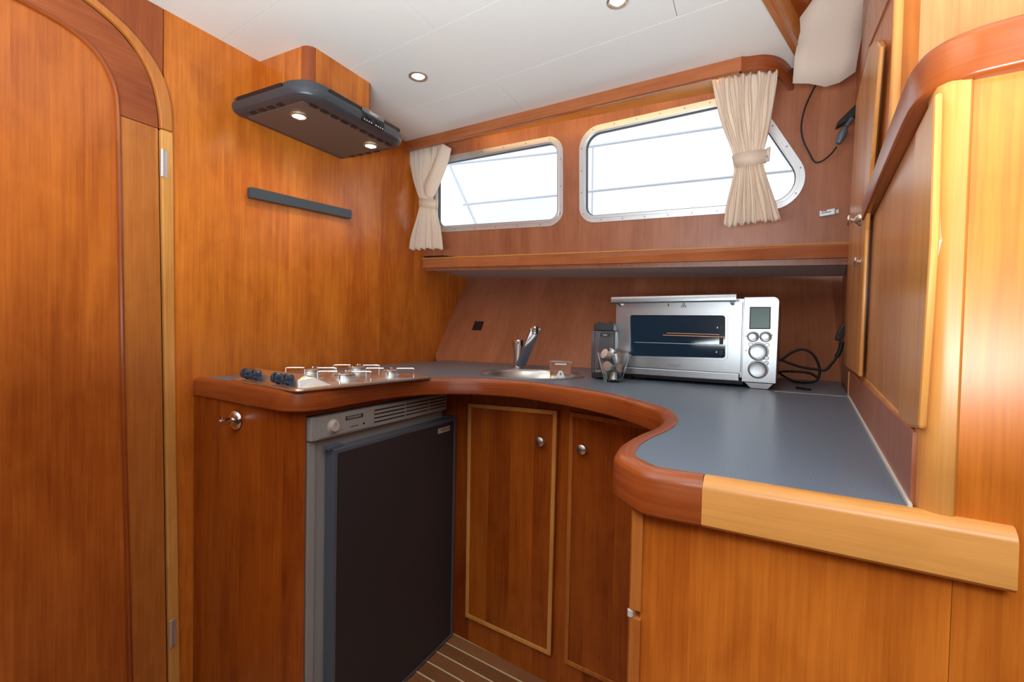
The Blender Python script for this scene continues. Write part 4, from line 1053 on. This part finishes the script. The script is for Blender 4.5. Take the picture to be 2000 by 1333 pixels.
# flat cloth hanging at the top right
CC = PL_(Cw.hit(1600, 150), Ww.A, Ww.B).off(.0)
cc = thing('hanging_cloth', CC.hit(1620, 60), 'plain cream cloth blind hanging flat at the top right behind the cable', 'blind')
def sheet(bm):
    outl_ = [(1548, 163), (1580, 165), (1613, 169), (1640, 161), (1670, 142)], [(1552, 110), (1582, 110), (1615, 112), (1645, 110), (1676, 105)], [(1563, 60), (1590, 60), (1620, 60), (1650, 60), (1686, 58)], [(1562, 35), (1600, 28), (1632, 22), (1664, 18), (1695, 15)], [(1590, -5), (1615, -12), (1642, -20), (1672, -25), (1702, -28)], [(1612, -60), (1640, -62), (1665, -64), (1690, -66), (1715, -68)]
    V = []
    for i, r in enumerate(outl_):
        V.append([])
        for j, (x, y) in enumerate(r):
            a, b = CC.q(x, y); V[-1].append(bm.verts.new(CC.w(a, b, .006 * math.sin(j * 1.9 + i * 1.2) + .004 * math.sin(i * 2.3))))
    for i in range(len(V) - 1):
        for j in range(4): bm.faces.new((V[i][j], V[i][j + 1], V[i + 1][j + 1], V[i + 1][j]))
so_ = join_bm('fabric', sheet, 'cloth', cc); so_.data.shade_smooth()
s2 = so_.modifiers.new('thickness', 'SOLIDIFY'); s2.thickness = .0015
# ---- rails seen through the windows
OWp = PL_(Ww.O - _h * 1.1, Ww.A, ZV)
cf = thing('canopy_frame', OWp.hit(1116, 380), 'pale metal canopy frame outside, seen through both windows', 'frame')
for nm, a, b, r in (('rail', (820, 328), (1116, 295), .008), ('rail', (905, 400), (1116, 379), .008), ('strut', (878, 322), (940, 460), .010), ('rail', (1116, 292), (1560, 226), .008), ('rail', (1116, 378), (1640, 324), .008), ('strut', (1158, 285), (1156, 440), .006)):
    tube(nm, [OWp.hit(*a), OWp.hit(*b)], r, 'rail_out', cf, n=10)
_p = OWp.hit(1116, 285); tube('post', [_p, Vector((_p.x, _p.y, -.8))], .012, 'rail_out', cf, n=12)

# ---- unseen aft wall behind the camera, darkened and opened to shape the light
AW = PL_(LP(0, -.75, 0), nL, ZV)
wa = slab('wall_front', AW, [(-1.36, 0), (1.6, 0), (1.6, 2.36), (-.45, 2.36), (-.45, CEIL), (-1.36, CEIL)], .02, 'aft_panel', None, holes=[rect(-.25, 1.15, 1.42, 2.15)], d=0); struct(wa)

# hull lining behind the openings, closes the back of the lower wall and shelf
hl_ = PL_(Bw.O - Bw.N * .03, Bw.A, Bw.B)
hn = sroot('wall_hull')
slab('lining', hl_, rect(-.25, 1.9, -.03, .50), .02, 'dark_gap', hn, d=-.012)
sd_ = PL_(sBL + ZV * .02, (sBR - sBL), ZV)
quad_prism('lining', [sBL + ZV * .018 - ex * .1 + back * .10, sBR + ZV * .018 + ex * .15 + back * .10, tFR2 + ZV * .0 + back * .012, tFL - ex * .05 + back * .012], .012, 'dark_gap', hn, 0)
# unseen wheelhouse side wall and roof, sized to hold back sky light
SW = PL_(RP(1.15, 0, 0), dR, ZV)
ws2 = slab('wall_side', SW, rect(-1.2, 2.0, 0, 1.7), .02, 'aft_panel', None, d=0); struct(ws2)

rf = slab('ceiling_upper', PL_(ZV * 2.36, nR, dR), [(-.55, -.9), (1.25, -.9), (1.25, 2.1), (-.05, 2.1)], .02, 'white', None, d=0); struct(rf)
